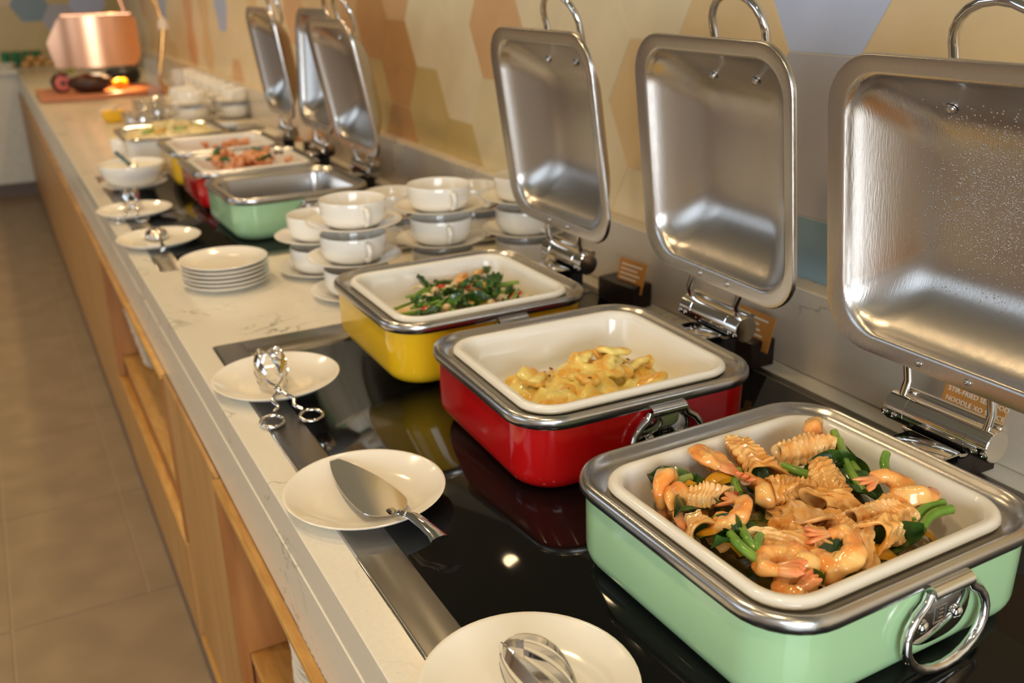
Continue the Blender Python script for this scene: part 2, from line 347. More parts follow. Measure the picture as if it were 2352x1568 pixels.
# ------------------------------------------------------------------ the buffet counter
top = thing('countertop', 'long pale quartz counter top with grey veins and thick front edge', 'countertop', (0, 0, H))
MB().bbox(0.0, 0.985, -1.0, 9.49, -0.064, 0.0, 0.0025).build('slab', M_['stone'], top)
MB().bbox(-0.0015, 0.10, -1.0, 9.49, -0.1895, -0.067, 0.0015).build('front_apron', M_['stone'], top)
MB().box(0.006, 0.08, -1.0, 9.49, -0.0668, -0.0642).build('joint', mat('joint filler', (0.85, 0.80, 0.68), 0.6), top)
FX = -0.0185; RT = -0.1900                                         # cabinet face, top of the oak fronts
def cabinet(name, label, y0, y1, kind):
    t = thing(name, label, 'cabinet', (0, y0, 0)); L = y1 - y0; e = 0.002
    if kind == 'open':
        LZ = H - 0.660
        MB().bbox(FX, FX + 0.0165, e, L - e, H + RT - 0.014, H + RT, 0.001).build('top_rail', M_['oak_edge'], t)
        MB().bbox(FX, FX + 0.022, e, L - e, 0.115, LZ - .006, 0.001).build('lower_front', M_['oak'], t)
        MB().bbox(FX, FX + 0.026, e, L - e, LZ - .006, LZ, 0.001).build('ledge', M_['oak_edge'], t)
        MB().bbox(FX + 0.024, 0.56, e, L - e, H - 0.583 - 0.018, H - 0.583, 0.001).build('shelf', M_['oak_edge'], t)
        MB().box(FX + 0.027, FX + 0.04, e, L - e, 0.115, H - 0.602).build('shelf_front', M_['inner_oak'], t)
        for y in (e, L - e - 0.018): MB().box(FX + 0.0225, 0.56, y, y + 0.018, H - 0.582, H - 0.192).build('side_panel', M_['inner_oak'], t)
        for y in (e, L - e - 0.018): MB().box(FX + 0.002, FX + 0.0224, y, y + 0.018, LZ + 0.001, H + RT - 0.015).build('side_edge', M_['inner_oak'], t)
        MB().box(0.561, 0.575, e, L - e, 0.115, H - 0.192).build('back_panel', M_['inner_oak'], t)
    else:
        n = kind; w = (L - 2 * e) / n
        MB().box(FX + 0.021, 0.56, e, L - e, 0.115, H - 0.192).build('carcass', M_['inner_oak'], t)
        off = 0.012 if name == 'door_cabinet' and label.startswith('short') else 0.0
        for i in range(n):
            MB().bbox(FX + off * 0.6, FX + 0.0165, e + i * w + .001, e + (i + 1) * w - .001, 0.13 if off == 0 else 0.146, H + RT, 0.0012).build('door', M_['oak'], t)
        if off: MB().bbox(FX, FX + 0.0165, e, L - e, 0.115, 0.144, 0.001).build('bottom_rail', M_['oak_edge'], t)
    MB().box(FX + 0.006, 0.5, 0.0, L, 0.0, 0.113).build('plinth', M_['plinth'], t)
    return t
cabinet('shelf_cabinet', 'oak shelf cabinet open to the aisle, nearest, under the black hob', 0.0, 1.69, 'open')
cabinet('door_cabinet', 'short closed oak cabinet between the two open shelf bays', 1.69, 2.277, 1)
cabinet('shelf_cabinet', 'oak shelf cabinet open to the aisle, farther bay with a leaning plate stack', 2.277, 3.573, 'open')
cabinet('door_cabinet', 'long run of closed oak doors reaching the far end counter', 3.573, 9.47, 9)

def hob(label, y0, y1):
    t = thing('induction_hob', label, 'hob', (0, y0, H)); L = y1 - y0
    f = MB(); a, b = 0.05, 0.905; z = 0.0022
    f.bbox(a, 0.103, 0, L, 0.0004, z, 0.0006); f.bbox(b - 0.02, b, 0, L, 0.0004, z, 0.0006)
    f.bbox(0.1031, b - 0.0201, L - 0.09, L, 0.0004, z, 0.0006); f.bbox(0.1031, b - 0.0201, 0, 0.04, 0.0004, z, 0.0006)
    f.build('steel_frame', M_['hob_steel'], t)
    MB().bbox(0.1035, b - 0.0205, 0.0405, L - 0.0905, 0.0004, 0.0020, 0.0005).build('glass_panel', M_['black_glass'], t)
    MB().bbox(0.0455, 0.0497, 0, L, 0.0003, 0.0012, 0.0003).build('edge_trim', M_['chrome'], t)
hob('black glass hob in a steel frame under the near three dishes', 0.30, 1.876)
hob('black glass hob under the far row of dishes', 2.485, 3.94)

# ------------------------------------------------------------------ chafing dishes
DW, DD, DR = 0.41, 0.387, 0.073
def body_mesh(color):
    mb = MB(); W_, D_, r = DW - 0.018, DD - 0.018, DR - 0.009
    prof = []
    for k in range(7):                                            # bottom fillet
        a = PI / 2 * k / 6; prof.append((0.030 * (1 - math.sin(a)), 0.030 * (1 - math.cos(a))))
    prof += [(-0.0005, 0.07), (-0.001, 0.113)]
    rings = [rrect(W_ - 2 * i, D_ - 2 * i, r - i * 0.6, z + 0.0026) for i, z in prof]
    inner = [rrect(W_ - 0.006, D_ - 0.006, r - 0.003, 0.113), rrect(W_ - 0.006, D_ - 0.006, r - 0.003, 0.025)]
    mb.loft(rings + inner, True, True, True)
    return mb.mesh('body', M_[color])
def rim_mesh():
    mb = MB(); rings = []
    prof = [(0.010, 0.1075), (0.003, 0.107), (0.0, 0.112), (0.0, 0.120), (0.0022, 0.1245), (0.006, 0.1262), (0.010, 0.1245), (0.0125, 0.121), (0.018, 0.1165), (0.026, 0.1140), (0.0335, 0.1135)]
    for i, z in prof: rings.append(rrect(DW - 2 * i, DD - 2 * i, DR - i * 0.8, z))
    mb.loft(rings, True); return mb.mesh('rim', M_['steel'])
def waterpan_mesh():
    mb = MB(); prof = [(0.0335, 0.1135), (0.036, 0.1125), (0.038, 0.105), (0.043, 0.045), (0.055, 0.033), (0.075, 0.030)]
    mb.loft([rrect(DW - 2 * i, DD - 2 * i, DR - i * 0.8, z) for i, z in prof], True, False, True); return mb.mesh('water_pan', M_['steel'])
LW, LH, LR = 0.387, 0.392, 0.069
LID_PROF = [(0.0, 0.006), (0.0, 0.001), (0.0015, -0.0012), (0.005, -0.0012), (0.012, 0.0002), (0.020, 0.0012), (0.0235, 0.0020), (0.0262, 0.0055), (0.0280, 0.0110)]
def lid_mesh():
    # local frame: x out of the hollow side is -x; y across; z up from the hinge edge
    mb = MB(); rings = []
    dome = [(0.0315, 0.018), (0.0385, 0.027), (0.052, 0.040), (0.067, 0.0525), (0.082, 0.0625), (0.096, 0.069), (0.110, 0.0725), (0.128, 0.0745), (0.150, 0.075)]
    for (i, d) in LID_PROF + dome:
        e = min(1.0, max(0, (i - 0.024) / 0.126)); r = max(0.02, LR - i * (0.62 if i < 0.025 else 0.35))
        rings.append([(d, p[0], p[1] + LH / 2) for p in rrect(LW - 2 * i, LH - 2 * i, r, 0, 9)])
    n0 = len(rings)
    th = 0.0018
    outer = []
    for (i, d) in (LID_PROF[4:] + dome)[::-1]:
        r = max(0.02, LR - i * (0.62 if i < 0.025 else 0.35))
        outer.append([(d + th, p[0], p[1] + LH / 2) for p in rrect(LW - 2 * i + th, LH - 2 * i + th, r, 0, 9)])
    mb.loft(rings, True, False, True); mb.loft(outer, True, True, False)
    mb.loft([outer[-1], [(0.0062, p[1] * 0.998, LH / 2 + (p[2] - LH / 2) * 0.998) for p in rings[0]], rings[0]], True)
    return mb.mesh('lid', M_['lid_steel'], 50)
def lid_handle_mesh():
    mb = MB(); pts = []
    half = [(0.051, 0.325, 0.063), (0.053, 0.330, 0.066), (0.055, 0.338, 0.068), (0.058, 0.352, 0.069), (0.061, 0.374, 0.066), (0.0615, 0.392, 0.064)]
    for k in range(0, 11):
        a = PI * k / 10; pts.append((0.063 - 0.010 * math.sin(a), 0.0615 * math.cos(a), 0.396 + 0.050 * math.sin(a)))
    path = [(d, u, v) for u, v, d in half] + pts + [(d, -u, v) for u, v, d in half[::-1]]
    mb.tube(path, 0.0065, 12); return mb.mesh('lid_handle', M_['chrome'], 60)
def screw_mesh(name='screw', r=0.0062, mt='chrome'):
    mb = MB(); mb.lathe([(r * 1.25, 0), (r * 1.25, 0.0012), (r, 0.0016), (r * 0.95, 0.0034), (r * 0.6, 0.0052), (r * 0.3, 0.0056), (r * 0.3, 0.0042), (1e-5, 0.0042)], 14); return mb.mesh(name, M_[mt])
BODY = {c: body_mesh(c) for c in ('mint', 'red', 'yellow')}
RIM, WPAN, LID, LHAND, SCREW = rim_mesh(), waterpan_mesh(), lid_mesh(), lid_handle_mesh(), screw_mesh(); LSCREW = screw_mesh('lid_screw', 0.0062, 'steel')
def handle_parts(parent, side):
    # plate and hanging bail ring on the short face
    y = side * (DD / 2 - 0.010); Mf = Matrix.Translation((0.022, y, 0.066)) @ Matrix.Rotation(0 if side < 0 else PI, 4, 'Z') @ Matrix.Rotation(PI / 2, 4, 'X')
    pl = MB(); ring = []
    for z, k in ((0, 1.0), (0.003, 1.0), (0.0042, 0.95)):
        ring.append([(0.047 * k * math.copysign(abs(math.cos(a)) ** 0.75, math.cos(a)), 0.035 * k * math.copysign(abs(math.sin(a)) ** 0.8, math.sin(a)), z) for a in [2 * PI * i / 36 for i in range(36)]])
    pl.loft(ring, True, True, True)
    p = pl.build('handle_plate', M_['chrome'], parent); p.matrix_local = Mf
    sl = MB().tube([(-0.029, 0.036, 0.010), (0.029, 0.036, 0.010)], 0.0085, 14).build('handle_sleeve', M_['chrome'], p)
    for sx in (-1, 1): put('rivet', SCREW, p, (sx * 0.026, -0.008, 0.0042))
    lg = MB()
    for q in ((-.009, .009, -.010, -.009), (-.009, .009, .009, .010), (-.009, -.008, -.009, .009), (.008, .009, -.009, .009), (-.004, .005, .004, .0055), (-.004, .005, -.001, .0005), (-.004, .005, -.006, -.0045), (-.004, -.0025, -.006, .0055)):
        lg.box(q[0], q[1], q[2] - .002, q[3] - .002, 0.0042, 0.0049)
    lg.build('logo', M_['steel'], p)
    # bail: a D ring hinged in the sleeve
    pts = [(-0.029, 0.036, 0.010)]
    for k in range(0, 19):
        a = PI * (0.86 - 1.0 * 1.72 * k / 18) + 0; a = math.radians(125 + 290 * k / 18)
        pts.append((0.060 * math.cos(a), -0.012 + 0.0455 * math.sin(a), 0.010 + 0.006 * (0.5 - 0.5 * math.sin(a))))
    pts.append((0.029, 0.036, 0.010))
    MB().tube(pts, 0.0058, 12).build('bail_ring', M_['chrome'], p, angle=60)
def hinge_parts(parent):
    hx, hz = DW / 2 + 0.056, 0.138
    c = MB(); R = 0.0215; L = 0.153; prof = []
    for z in (0, L):
        pass
    prof = [(R - 0.001, 0), (R, 0.001), (R, 0.030), (R - 0.0007, 0.0304), (R - 0.0007, 0.0312), (R, 0.0316), (R, L - 0.0316), (R - 0.0007, L - 0.0312), (R - 0.0007, L - 0.0304), (R, L - 0.030), (R, L - 0.001), (R - 0.001, L)]
    c.lathe(prof, 36, Matrix.Translation((hx, -L / 2 + 0.008, hz)) @ Matrix.Rotation(-PI / 2, 4, 'X'))
    h = c.build('hinge_barrel', M_['chrome'], parent, angle=30)
    for yy_ in (-0.052, -0.066, 0.068, 0.082):
        a = math.radians(197); o = put('hinge_screw', SCREW, h, (hx + math.cos(a) * (R - 0.0006), yy_, hz + math.sin(a) * (R - 0.0006))); o.rotation_euler = (0, math.radians(-107), 0); o.scale = (0.75, 0.75, 0.6)
    tb = MB(); ya, yb = -0.040, 0.036
    tb.bbox(DW / 2 - 0.006, DW / 2 + 0.030, ya, yb, 0.1215, 0.1255, 0.001)
    for k in range(5):
        pass
    arc = [(DW / 2 + 0.030, 0.1215), (DW / 2 + 0.036, 0.116), (hx - 0.010, 0.114), (hx, hz - R + 0.002)]
    arc2 = [(x + 0.001, z + 0.004) for x, z in arc]
    tb.loft([[(x, y, z) for x, z in arc + arc2[::-1]] for y in (ya + .004, yb + 0.012)], True, True, True)
    tb.build('hinge_tab', M_['chrome'], parent)
    bk = MB(); bk.bbox(hx - 0.018, hx + 0.010, ya + 0.006, yb, 0.060, 0.113, 0.002); bk.bbox(DW / 2 - 0.009, hx - 0.018, ya + 0.006, yb, 0.086, 0.108, 0.002)
    bk.build('hinge_bracket', M_['black'], parent)
    return hx, hz
def chafing_dish(label, color, x, y, rz, lid=(0.0, 0.0, 0.0), n=None, group='square chafing dishes along the buffet'):
    t = thing('chafing_dish', label, 'chafing dish', (x, y, H + 0.0004), rz, group)
    put('body', BODY[color], t); put('rim', RIM, t); put('water_pan', WPAN, t)
    for s in (-1, 1): handle_parts(t, s)
    hx, hz = hinge_parts(t)
    bx, bz, th, yw, by = lid
    L = put('lid', LID, t); iv = Matrix.Translation((bx, by, bz)) @ Matrix.Rotation(yw, 4, 'Z') @ Matrix.Rotation(th, 4, 'Y'); L.matrix_local = iv
    put('lid_handle', LHAND, L)
    for sy in (-1, 1):
        a = put('lid_screw', LSCREW, L, (0.0528, sy * 0.051, 0.323), (0, math.radians(-90 + 35), 0)); a.rotation_euler = (0, math.radians(-128), 0)
        put('lid_screw', LSCREW, L, (0.0012, sy * 0.036, 0.0125), (0, -PI / 2, 0)).scale = (0.8, 0.8, 0.8)
    # arms joining lid and hinge barrel
    ar = MB()
    for sy in (-0.062, 0.062):
        p1 = iv @ Vector((0.006, sy, 0.010)); ar.tube([(hx - 0.004, sy + 0.008, hz + 0.016), (p1.x + 0.010, sy + 0.006, 0.178), (p1.x + 0.004, p1.y, p1.z)], 0.0058, 12)
    ar.tube([(hx + 0.012, -0.066, hz + 0.020), (hx + 0.012, 0.082, hz + 0.020)], 0.0062, 12)
    ar.build('lid_arm', M_['chrome'], t, angle=60)
    return t, L
D1, L1 = chafing_dish('mint green square chafing dish nearest the camera, filled with seafood', 'mint', 0.482, 0.7176, 0.0232, (0.2454, 0.2005, -0.1239, -0.017, 0.0074))
D2, L2 = chafing_dish('red square chafing dish between the near mint and yellow dishes', 'red', 0.4998, 1.2017, -0.0261, (0.2321, 0.2038, -0.1106, -0.0116, -0.0151))
D3, L3 = chafing_dish('yellow square chafing dish beside the near cup stacks, with fried greens', 'yellow', 0.482, 1.6471, 0.0011, (0.2326, 0.2004, -0.1413, -0.005, -0.0009))
D4, L4 = chafing_dish('mint green square chafing dish standing empty behind the cup stacks', 'mint', 0.472, 2.826, 0.03, (0.2350, 0.1900, -0.19, -0.005, 0))
D5, L5 = chafing_dish('red square chafing dish behind the empty mint one, with braised meat', 'red', 0.470, 3.262, 0.0, (0.2400, 0.2004, 0.055, 0, 0))
D6, L6 = chafing_dish('yellow square chafing dish farthest of the enamel row, with orange stew', 'yellow', 0.470, 3.692, 0.0, (0.2400, 0.2004, -0.135, 0, 0))
# condensation on the nearest lid
drops = MB(); rd = random.Random(5)
for k in range(2300):
    u, v = rd.gauss(-0.01, 0.055), rd.gauss(0.215, 0.055)
    if abs(u) > 0.125 or not 0.08 < v < 0.335: continue
    ins = min(LW / 2 - abs(u), LH / 2 - abs(v - LH / 2))
    tab = [(0.052, 0.040), (0.067, 0.0525), (0.082, 0.0625), (0.096, 0.069), (0.110, 0.0725), (0.128, 0.0745), (0.150, 0.075), (0.2, 0.075)]
    if ins < 0.055: continue
    for (a, da), (b, db) in zip(tab, tab[1:]):
        if a <= ins <= b: d = da + (db - da) * (ins - a) / (b - a)
    r = rd.uniform(0.0006, 0.0013) * (1.35 if rd.random() < .15 else 1)
    ring = [[(d - 0.0001, u + r * math.cos(2 * PI * i / 6), v + r * 1.15 * math.sin(2 * PI * i / 6)) for i in range(6)], [(d - r * 0.45, u + r * 0.6 * math.cos(2 * PI * i / 6), v + r * 0.7 * math.sin(2 * PI * i / 6)) for i in range(6)]]
    drops.loft(ring, True, False, True)
tag(drops.build('condensation_drops', M_['drop'], L1, angle=80), 'clear beads of condensation', kind='stuff')

# ceramic food pans
def pan_mesh():
    mb = MB(); W_, D_, r = 0.352, 0.322, 0.052
    prof = [(0.010, 0.112), (0.002, 0.1142), (0.0, 0.1175), (0.001, 0.1215), (0.004, 0.1245), (0.008, 0.1252), (0.013, 0.1238), (0.0165, 0.1195), (0.019, 0.110), (0.026, 0.066), (0.033, 0.058), (0.050, 0.055)]
    mb.loft([rrect(W_ - 2 * i, D_ - 2 * i, r - i * 0.7, z) for i, z in prof], True, False, True)
    prof2 = [(0.010, 0.112), (0.014, 0.108), (0.024, 0.058), (0.050, 0.051)]
    mb.loft([rrect(W_ - 2 * i, D_ - 2 * i, r - i * 0.7, z) for i, z in prof2], True, False, True)
    return mb.mesh('food_pan', M_['pan'])
PAN = pan_mesh()
PANS = {}
for key, D, lab in ((1, D1, 'cream ceramic pan in the near mint dish, under the seafood'), (2, D2, 'cream ceramic pan in the near red dish, under the gratin'), (3, D3, 'cream ceramic pan in the near yellow dish, under the fried greens'),
                    (5, D5, 'cream ceramic pan in the far red dish, under braised meat'), (6, D6, 'cream ceramic pan in the far yellow dish, under orange stew')):
    o = put('food_pan', PAN, None, D.location, D.rotation_euler); o.location.z += 0.0012
    if key == 1: o.location.x -= 0.004; o.location.y -= 0.006
    tag(o, lab, 'food pan', 'ceramic pans in the chafing dishes'); PANS[key] = o

# ------------------------------------------------------------------ food
def fbm(p, s): return noise.noise(Vector(p) * s)
def squid_mesh(seed, fan=False):
    rg = random.Random(seed); nu, nv = 30, 26; L = rg.uniform(0.042, 0.054); R0 = rg.uniform(0.0105, 0.0135); span = rg.uniform(4.9, 6.0)
    mb = MB(); O = []; I = []
    tw = rg.uniform(-0.5, 0.5)
    for i in range(nu + 1):
        u = i / nu
        for j in range(nv + 1):
            v = j / nv; a = (v - 0.5) * span + tw * (u - .5)
            rad = R0 * (1.10 - 0.45 * u + 0.20 * (v - .5)) * (1 + 0.18 * fbm((u * 2, v * 2, seed), 1.2))
            if fan: b = 0.0020 * math.sin(2 * PI * (v * 9 + u * 1.5))
            else: b = 0.0040 * max(-0.35, math.sin(2 * PI * (u * 4.5 + v * 3.2)) * math.sin(2 * PI * (u * 4.5 - v * 3.2)))
            edge = min(u, 1 - u, v, 1 - v); fall = min(1, edge * 12)
            x = (u - 0.5) * L + 0.006 * math.sin(a * 1.3 + seed); 
            c, s = math.cos(a), math.sin(a)
            O.append((x, s * (rad + b * fall), c * (rad + b * fall))); q = rad - 0.0012 - 0.0024 * fall
            I.append((x, s * q, c * q))
    n = nv + 1; N = (nu + 1) * n; fs = []
    for i in range(nu):
        for j in range(nv):
            k = i * n + j; fs.append((k, k + 1, k + n + 1, k + n)); fs.append((N + k, N + k + n, N + k + n + 1, N + k + 1))
    for i in range(nu):
        for j in (0, nv):
            k = i * n + j; fs.append((k, k + n, N + k + n, N + k))
    for j in range(nv):
        for i in (0, nu):
            k = i * n + j; fs.append((k, k + 1, N + k + 1, N + k))
    def wob(p): return (p[0] + 0.006 * fbm((p[0], p[1], p[2] + seed), 48), p[1] + 0.006 * fbm((p[0] + 5, p[1], p[2] + seed), 48), p[2] + 0.006 * fbm((p[0], p[1] + 7, p[2] + seed), 48))
    mb.add([wob(p) for p in O + I], fs); return mb.mesh('squid_piece', M_['squid2' if seed % 2 else 'squid'], 80)
def prawn_meshes(seed):
    rg = random.Random(seed + 50); n = 44; span = rg.uniform(4.2, 5.2); R0 = rg.uniform(0.0125, 0.015); path = []; rad = []
    for i in range(n + 1):
        u = i / n; a = u * span - 0.6; rr_ = R0 * (1.12 - 0.30 * u)
        path.append((rr_ * math.cos(a), rr_ * math.sin(a), 0.006 * math.sin(a * 0.7) + 0.008 * u))
        r = 0.0108 * (1 - 0.62 * u) * (0.55 + 0.45 * min(1, u * 9 + 0.1)); r *= 1 + 0.10 * abs(math.sin(u * PI * 6.5))
        rad.append(r)
    mb = MB(); mb.tube(path, rad, 16, flat=1.12)
    mb.v = [tuple(Vector(p) * (1 + 0.22 * fbm((p[0], p[1], p[2] + seed), 90))) for p in mb.v]
    body = mb.mesh('prawn', M_['prawn'], 80)
    t = MB(); e = Vector(path[-1]); d = (e - Vector(path[-4])).normalized()
    for s_ in (-1, 0.15, 1):
        sd = d.cross(Vector((0, 0, 1))).normalized(); tip = e + d * 0.020 + sd * 0.008 * s_ + Vector((0, 0, 0.004))
        t.tube([e - d * 0.004, e + (tip - e) * 0.35, e + (tip - e) * 0.75, tip], [0.0036, 0.0045, 0.0040, 0.0008], 8, flat=0.45)
    return body, t.mesh('tail', M_['tail'], 80)
SQ = [squid_mesh(i) for i in range(4)]; FAN = [squid_mesh(10 + i, True) for i in range(2)]; PR = [prawn_meshes(i) for i in range(4)]
def place(D, lx, ly, z):
    c, s = math.cos(D.rotation_euler.z), math.sin(D.rotation_euler.z)
    return (D.location.x + c * lx - s * ly, D.location.y + s * lx + c * ly, H + z)
rf = random.Random(21)
def wall_limit(lx, ly, m=0.020):
    return max(-0.148 + m, min(0.148 - m, lx)), max(-0.140 + m, min(0.128 - m, ly))
def prawn(D, lx, ly, z, rot, sc, label, group):
    b, t = rf.choice(PR); o = put('prawn', b, None, place(D, lx, ly, z), rot); o.scale = (sc,) * 3; put('tail', t, o)
    tag(o, label, 'prawn', group)
def squid(D, lx, ly, z, rot, sc, label, group, fan=False):
    o = put('squid_piece', rf.choice(FAN if fan else SQ), None, place(D, lx, ly, z), rot); o.scale = (sc,) * 3
    tag(o, label, 'squid', group)
# bed of greens and sauce
HEAP = []
def top_of(k, x, y): return min(HEAP[k], key=lambda p: (p[0] - x) ** 2 + (p[1] - y) ** 2)[2]
def heap(name, D, w, d, z0, peak, m, label, cat, seed, rough=0.004, cx=0, cy=0, kind=None, freq=40, pw=1.0):
    n = 44; mb = MB(); vs = []; fs = []; HEAP.append([])
    for i in range(n + 1):
        for j in range(n + 1):
            a, b = i / n * 2 - 1, j / n * 2 - 1
            e = max(0, 1 - max(abs(a), abs(b)) ** 4) * (1 - 0.35 * min(1, a * a + b * b)) if pw == 1 else max(0, 1 - (a * a + b * b)) ** pw
            x, y = a * w / 2, b * d / 2; q = 1.0 - 0.13 * (a * a * b * b)
            h = peak * e * (0.85 + 0.5 * fbm((x, y, seed), 16)) + rough * fbm((x, y, seed * 3.1), freq) * (0.3 + e) + rough * 0.5 * fbm((x, y, seed * 5.7), freq * 2.3) * e
            vs.append((cx + x * q, cy + y * q, max(z0, z0 + h))); HEAP[-1].append(vs[-1])
    for i in range(n):
        for j in range(n):
            k = i * (n + 1) + j; fs.append((k, k + n + 1, k + n + 2, k + 1))
    mb.add(vs, fs); o = mb.build(name, m, None, (D.location.x, D.location.y, H), D.rotation_euler, 80)
    tag(o, label, cat, None, kind); return o
heap('greens_bed', D1, 0.285, 0.255, 0.0588, 0.044, M_['sauce'], 'dark saucy greens at the bottom of the near mint dish', 'greens', 4, 0.008, kind='stuff')
MEAT = [('s', -0.125, 0.100, 'prawn with its tail up in the left corner of the near mint dish'), ('s', -0.042, 0.100, 'plump prawn with pink tail along the back edge of the near mint dish'), ('q', 0.016, 0.090, 'large pale squid piece at the back of the near mint dish'),
        ('q', 0.080, 0.068, 'knobbly squid piece below the topmost prawn of the near mint dish'), ('s', 0.108, 0.092, 'prawn highest in the far corner of the near mint dish'), ('s', -0.024, 0.038, 'prawn right of the yellow pepper strip in the near mint dish'),
        ('q', -0.090, 0.055, 'scored squid left of the yellow pepper strip, near mint dish'), ('s', -0.122, 0.062, 'small prawn below the left corner prawn, near mint dish'), ('q', -0.122, 0.018, 'scored squid against the left wall of the near mint dish'),
        ('s', -0.088, -0.002, 'shiny prawn left of the striped squid roll, near mint dish'), ('q', 0.010, 0.012, 'curled squid at the middle of the near mint dish'), ('f', -0.028, -0.030, 'long striped squid roll in the middle of the near mint dish'),
        ('q', 0.052, -0.004, 'flat squid piece above the striped fan, near mint dish'), ('f', 0.030, -0.040, 'fan-cut squid right of the striped roll, near mint dish'), ('s', 0.082, -0.054, 'round pink prawn at the right of the near mint dish'),
        ('s', 0.106, -0.080, 'prawn nearest the right wall of the near mint dish'), ('q', 0.046, -0.078, 'squid strip below the round pink prawn, near mint dish'), ('q', 0.030, -0.102, 'curved squid along the right front of the near mint dish'),
        ('f', -0.084, -0.064, 'upright fan-cut squid at the left front, near mint dish'), ('q', -0.050, -0.068, 'bumpy squid in front of the striped roll, near mint dish'), ('q', -0.010, -0.084, 'ridged squid front of centre, near mint dish'),
        ('s', -0.050, -0.108, 'large prawn near the front rim of the near mint dish'), ('q', -0.082, -0.100, 'small squid roll left of the large front prawn, near mint dish'), ('s', -0.112, -0.098, 'big curled prawn in the front corner of the near mint dish'),
        ('s', -0.110, -0.118, 'prawn lowest in the front corner of the near mint dish'), ('f', -0.014, -0.106, 'squid fan right of the large front prawn, near mint dish')]
for i, (k, lx, ly, lab) in enumerate(MEAT):
    lx, ly = wall_limit(lx, ly)
    z = 0.110 + 0.005 * rf.uniform(-1, 1) + (0.012 if i in (3, 4, 2, 14) else 0) - (0.006 if i in (24, 22, 7, 8) else 0)
    rot = (rf.uniform(-.45, .45), rf.uniform(-.35, .35), rf.uniform(0, 2 * PI))
    if k == 's': prawn(D1, lx, ly, z, (rf.uniform(-.6, .6), rf.uniform(-.6, .6), rf.uniform(0, 6.28)) if i not in (0, 4) else (1.3, 0.3, 0.4), 1.42 if i != 24 else 1.1, lab, 'seafood in the near mint dish')
    else: squid(D1, lx, ly, z, rot, 1.1 if i in (7, 22) else (1.55 if i in (2, 11) else 1.38), lab, 'seafood in the near mint dish', k == 'f')
def stem(D, a, b, z0, z1, r, m, label, group, bend=0.008, name='stir_fried_green', cat='vegetable'):
    A = Vector((a[0], a[1], z0)); B = Vector((b[0], b[1], z1)); path = []; sd = (B - A).cross(Vector((0, 0, 1))).normalized()
    base = (A + B) / 2; bz = Vector((0, 0, bend * 0.4))
    for k in range(9):
        t = k / 8; path.append(tuple(A.lerp(B, t) - base + (sd * bend + bz) * math.sin(PI * t)))
    o = MB().tube(path, [r * (1.0 - 0.25 * abs(k / 8 - .4)) for k in range(9)], 9).build(name, m, None, place(D, base.x, base.y, base.z), D.rotation_euler, 60)
    return tag(o, label, cat, group)
def leaf_mesh(seed, L=0.05, w=0.022, m='leaf'):
    rg = random.Random(seed); nu, nv = 14, 6; vs = []; fs = []
    for i in range(nu + 1):
        u = i / nu; hw = w * math.sin(PI * min(1, u * 0.93 + 0.05)) ** 0.8
        for j in range(nv + 1):
            t = j / nv * 2 - 1
            vs.append(((u - .5) * L, t * hw * 0.6, 0.006 * math.sin(u * 4 + seed) + 0.012 * abs(t) * (0.6 + 0.4 * math.sin(seed)) + 0.005 * fbm((u * 3, t * 2, seed), 1.5)))
    N = len(vs); vs += [(x, y, z - 0.0009) for x, y, z in vs]
    n = nv + 1
    for i in range(nu):
        for j in range(nv):
            k = i * n + j; fs.append((k, k + n, k + n + 1, k + 1)); fs.append((N + k, N + k + 1, N + k + n + 1, N + k + n))
    mb = MB(); mb.add(vs, fs); return mb.mesh('green_leaf', M_[m], 80)
LEAF = [leaf_mesh(i) for i in range(4)]
def leaf(D, lx, ly, z, sc, label, group, rot=None):
    o = put('wilted_green', rf.choice(LEAF), None, place(D, lx, ly, z), rot or (rf.uniform(-.5, .5), rf.uniform(-.5, .5), rf.uniform(0, 6.28))); o.scale = (sc,) * 3
    return tag(o, label, 'vegetable', group)
def strip_mesh(name, m, R, w, t, span, seed=0):
    mb = MB(); rings = []
    for k in range(15):
        a = (k / 14 - 0.5) * span; ww = w * (0.35 + 0.65 * math.sin(PI * (k + 0.6) / 15.2)); c, s = math.cos(a), math.sin(a); tw = 0.25 * math.sin(a + seed)
        rings.append([((R + dr) * s, dy * ww / 2, (R + dr) * c - R + tw * dy * 0.003) for dr, dy in ((0, -1), (t, -0.8), (t * 1.2, 0), (t, 0.8), (0, 1), (-t * .2, 0))])
    mb.loft(rings, True, True, True); return mb.mesh(name, M_[m], 60)
PEP = [strip_mesh('pepper_slice', 'pepper', 0.022, 0.017, 0.0042, 2.0, i) for i in range(2)]
G1 = 'greens and peppers in the near mint dish'
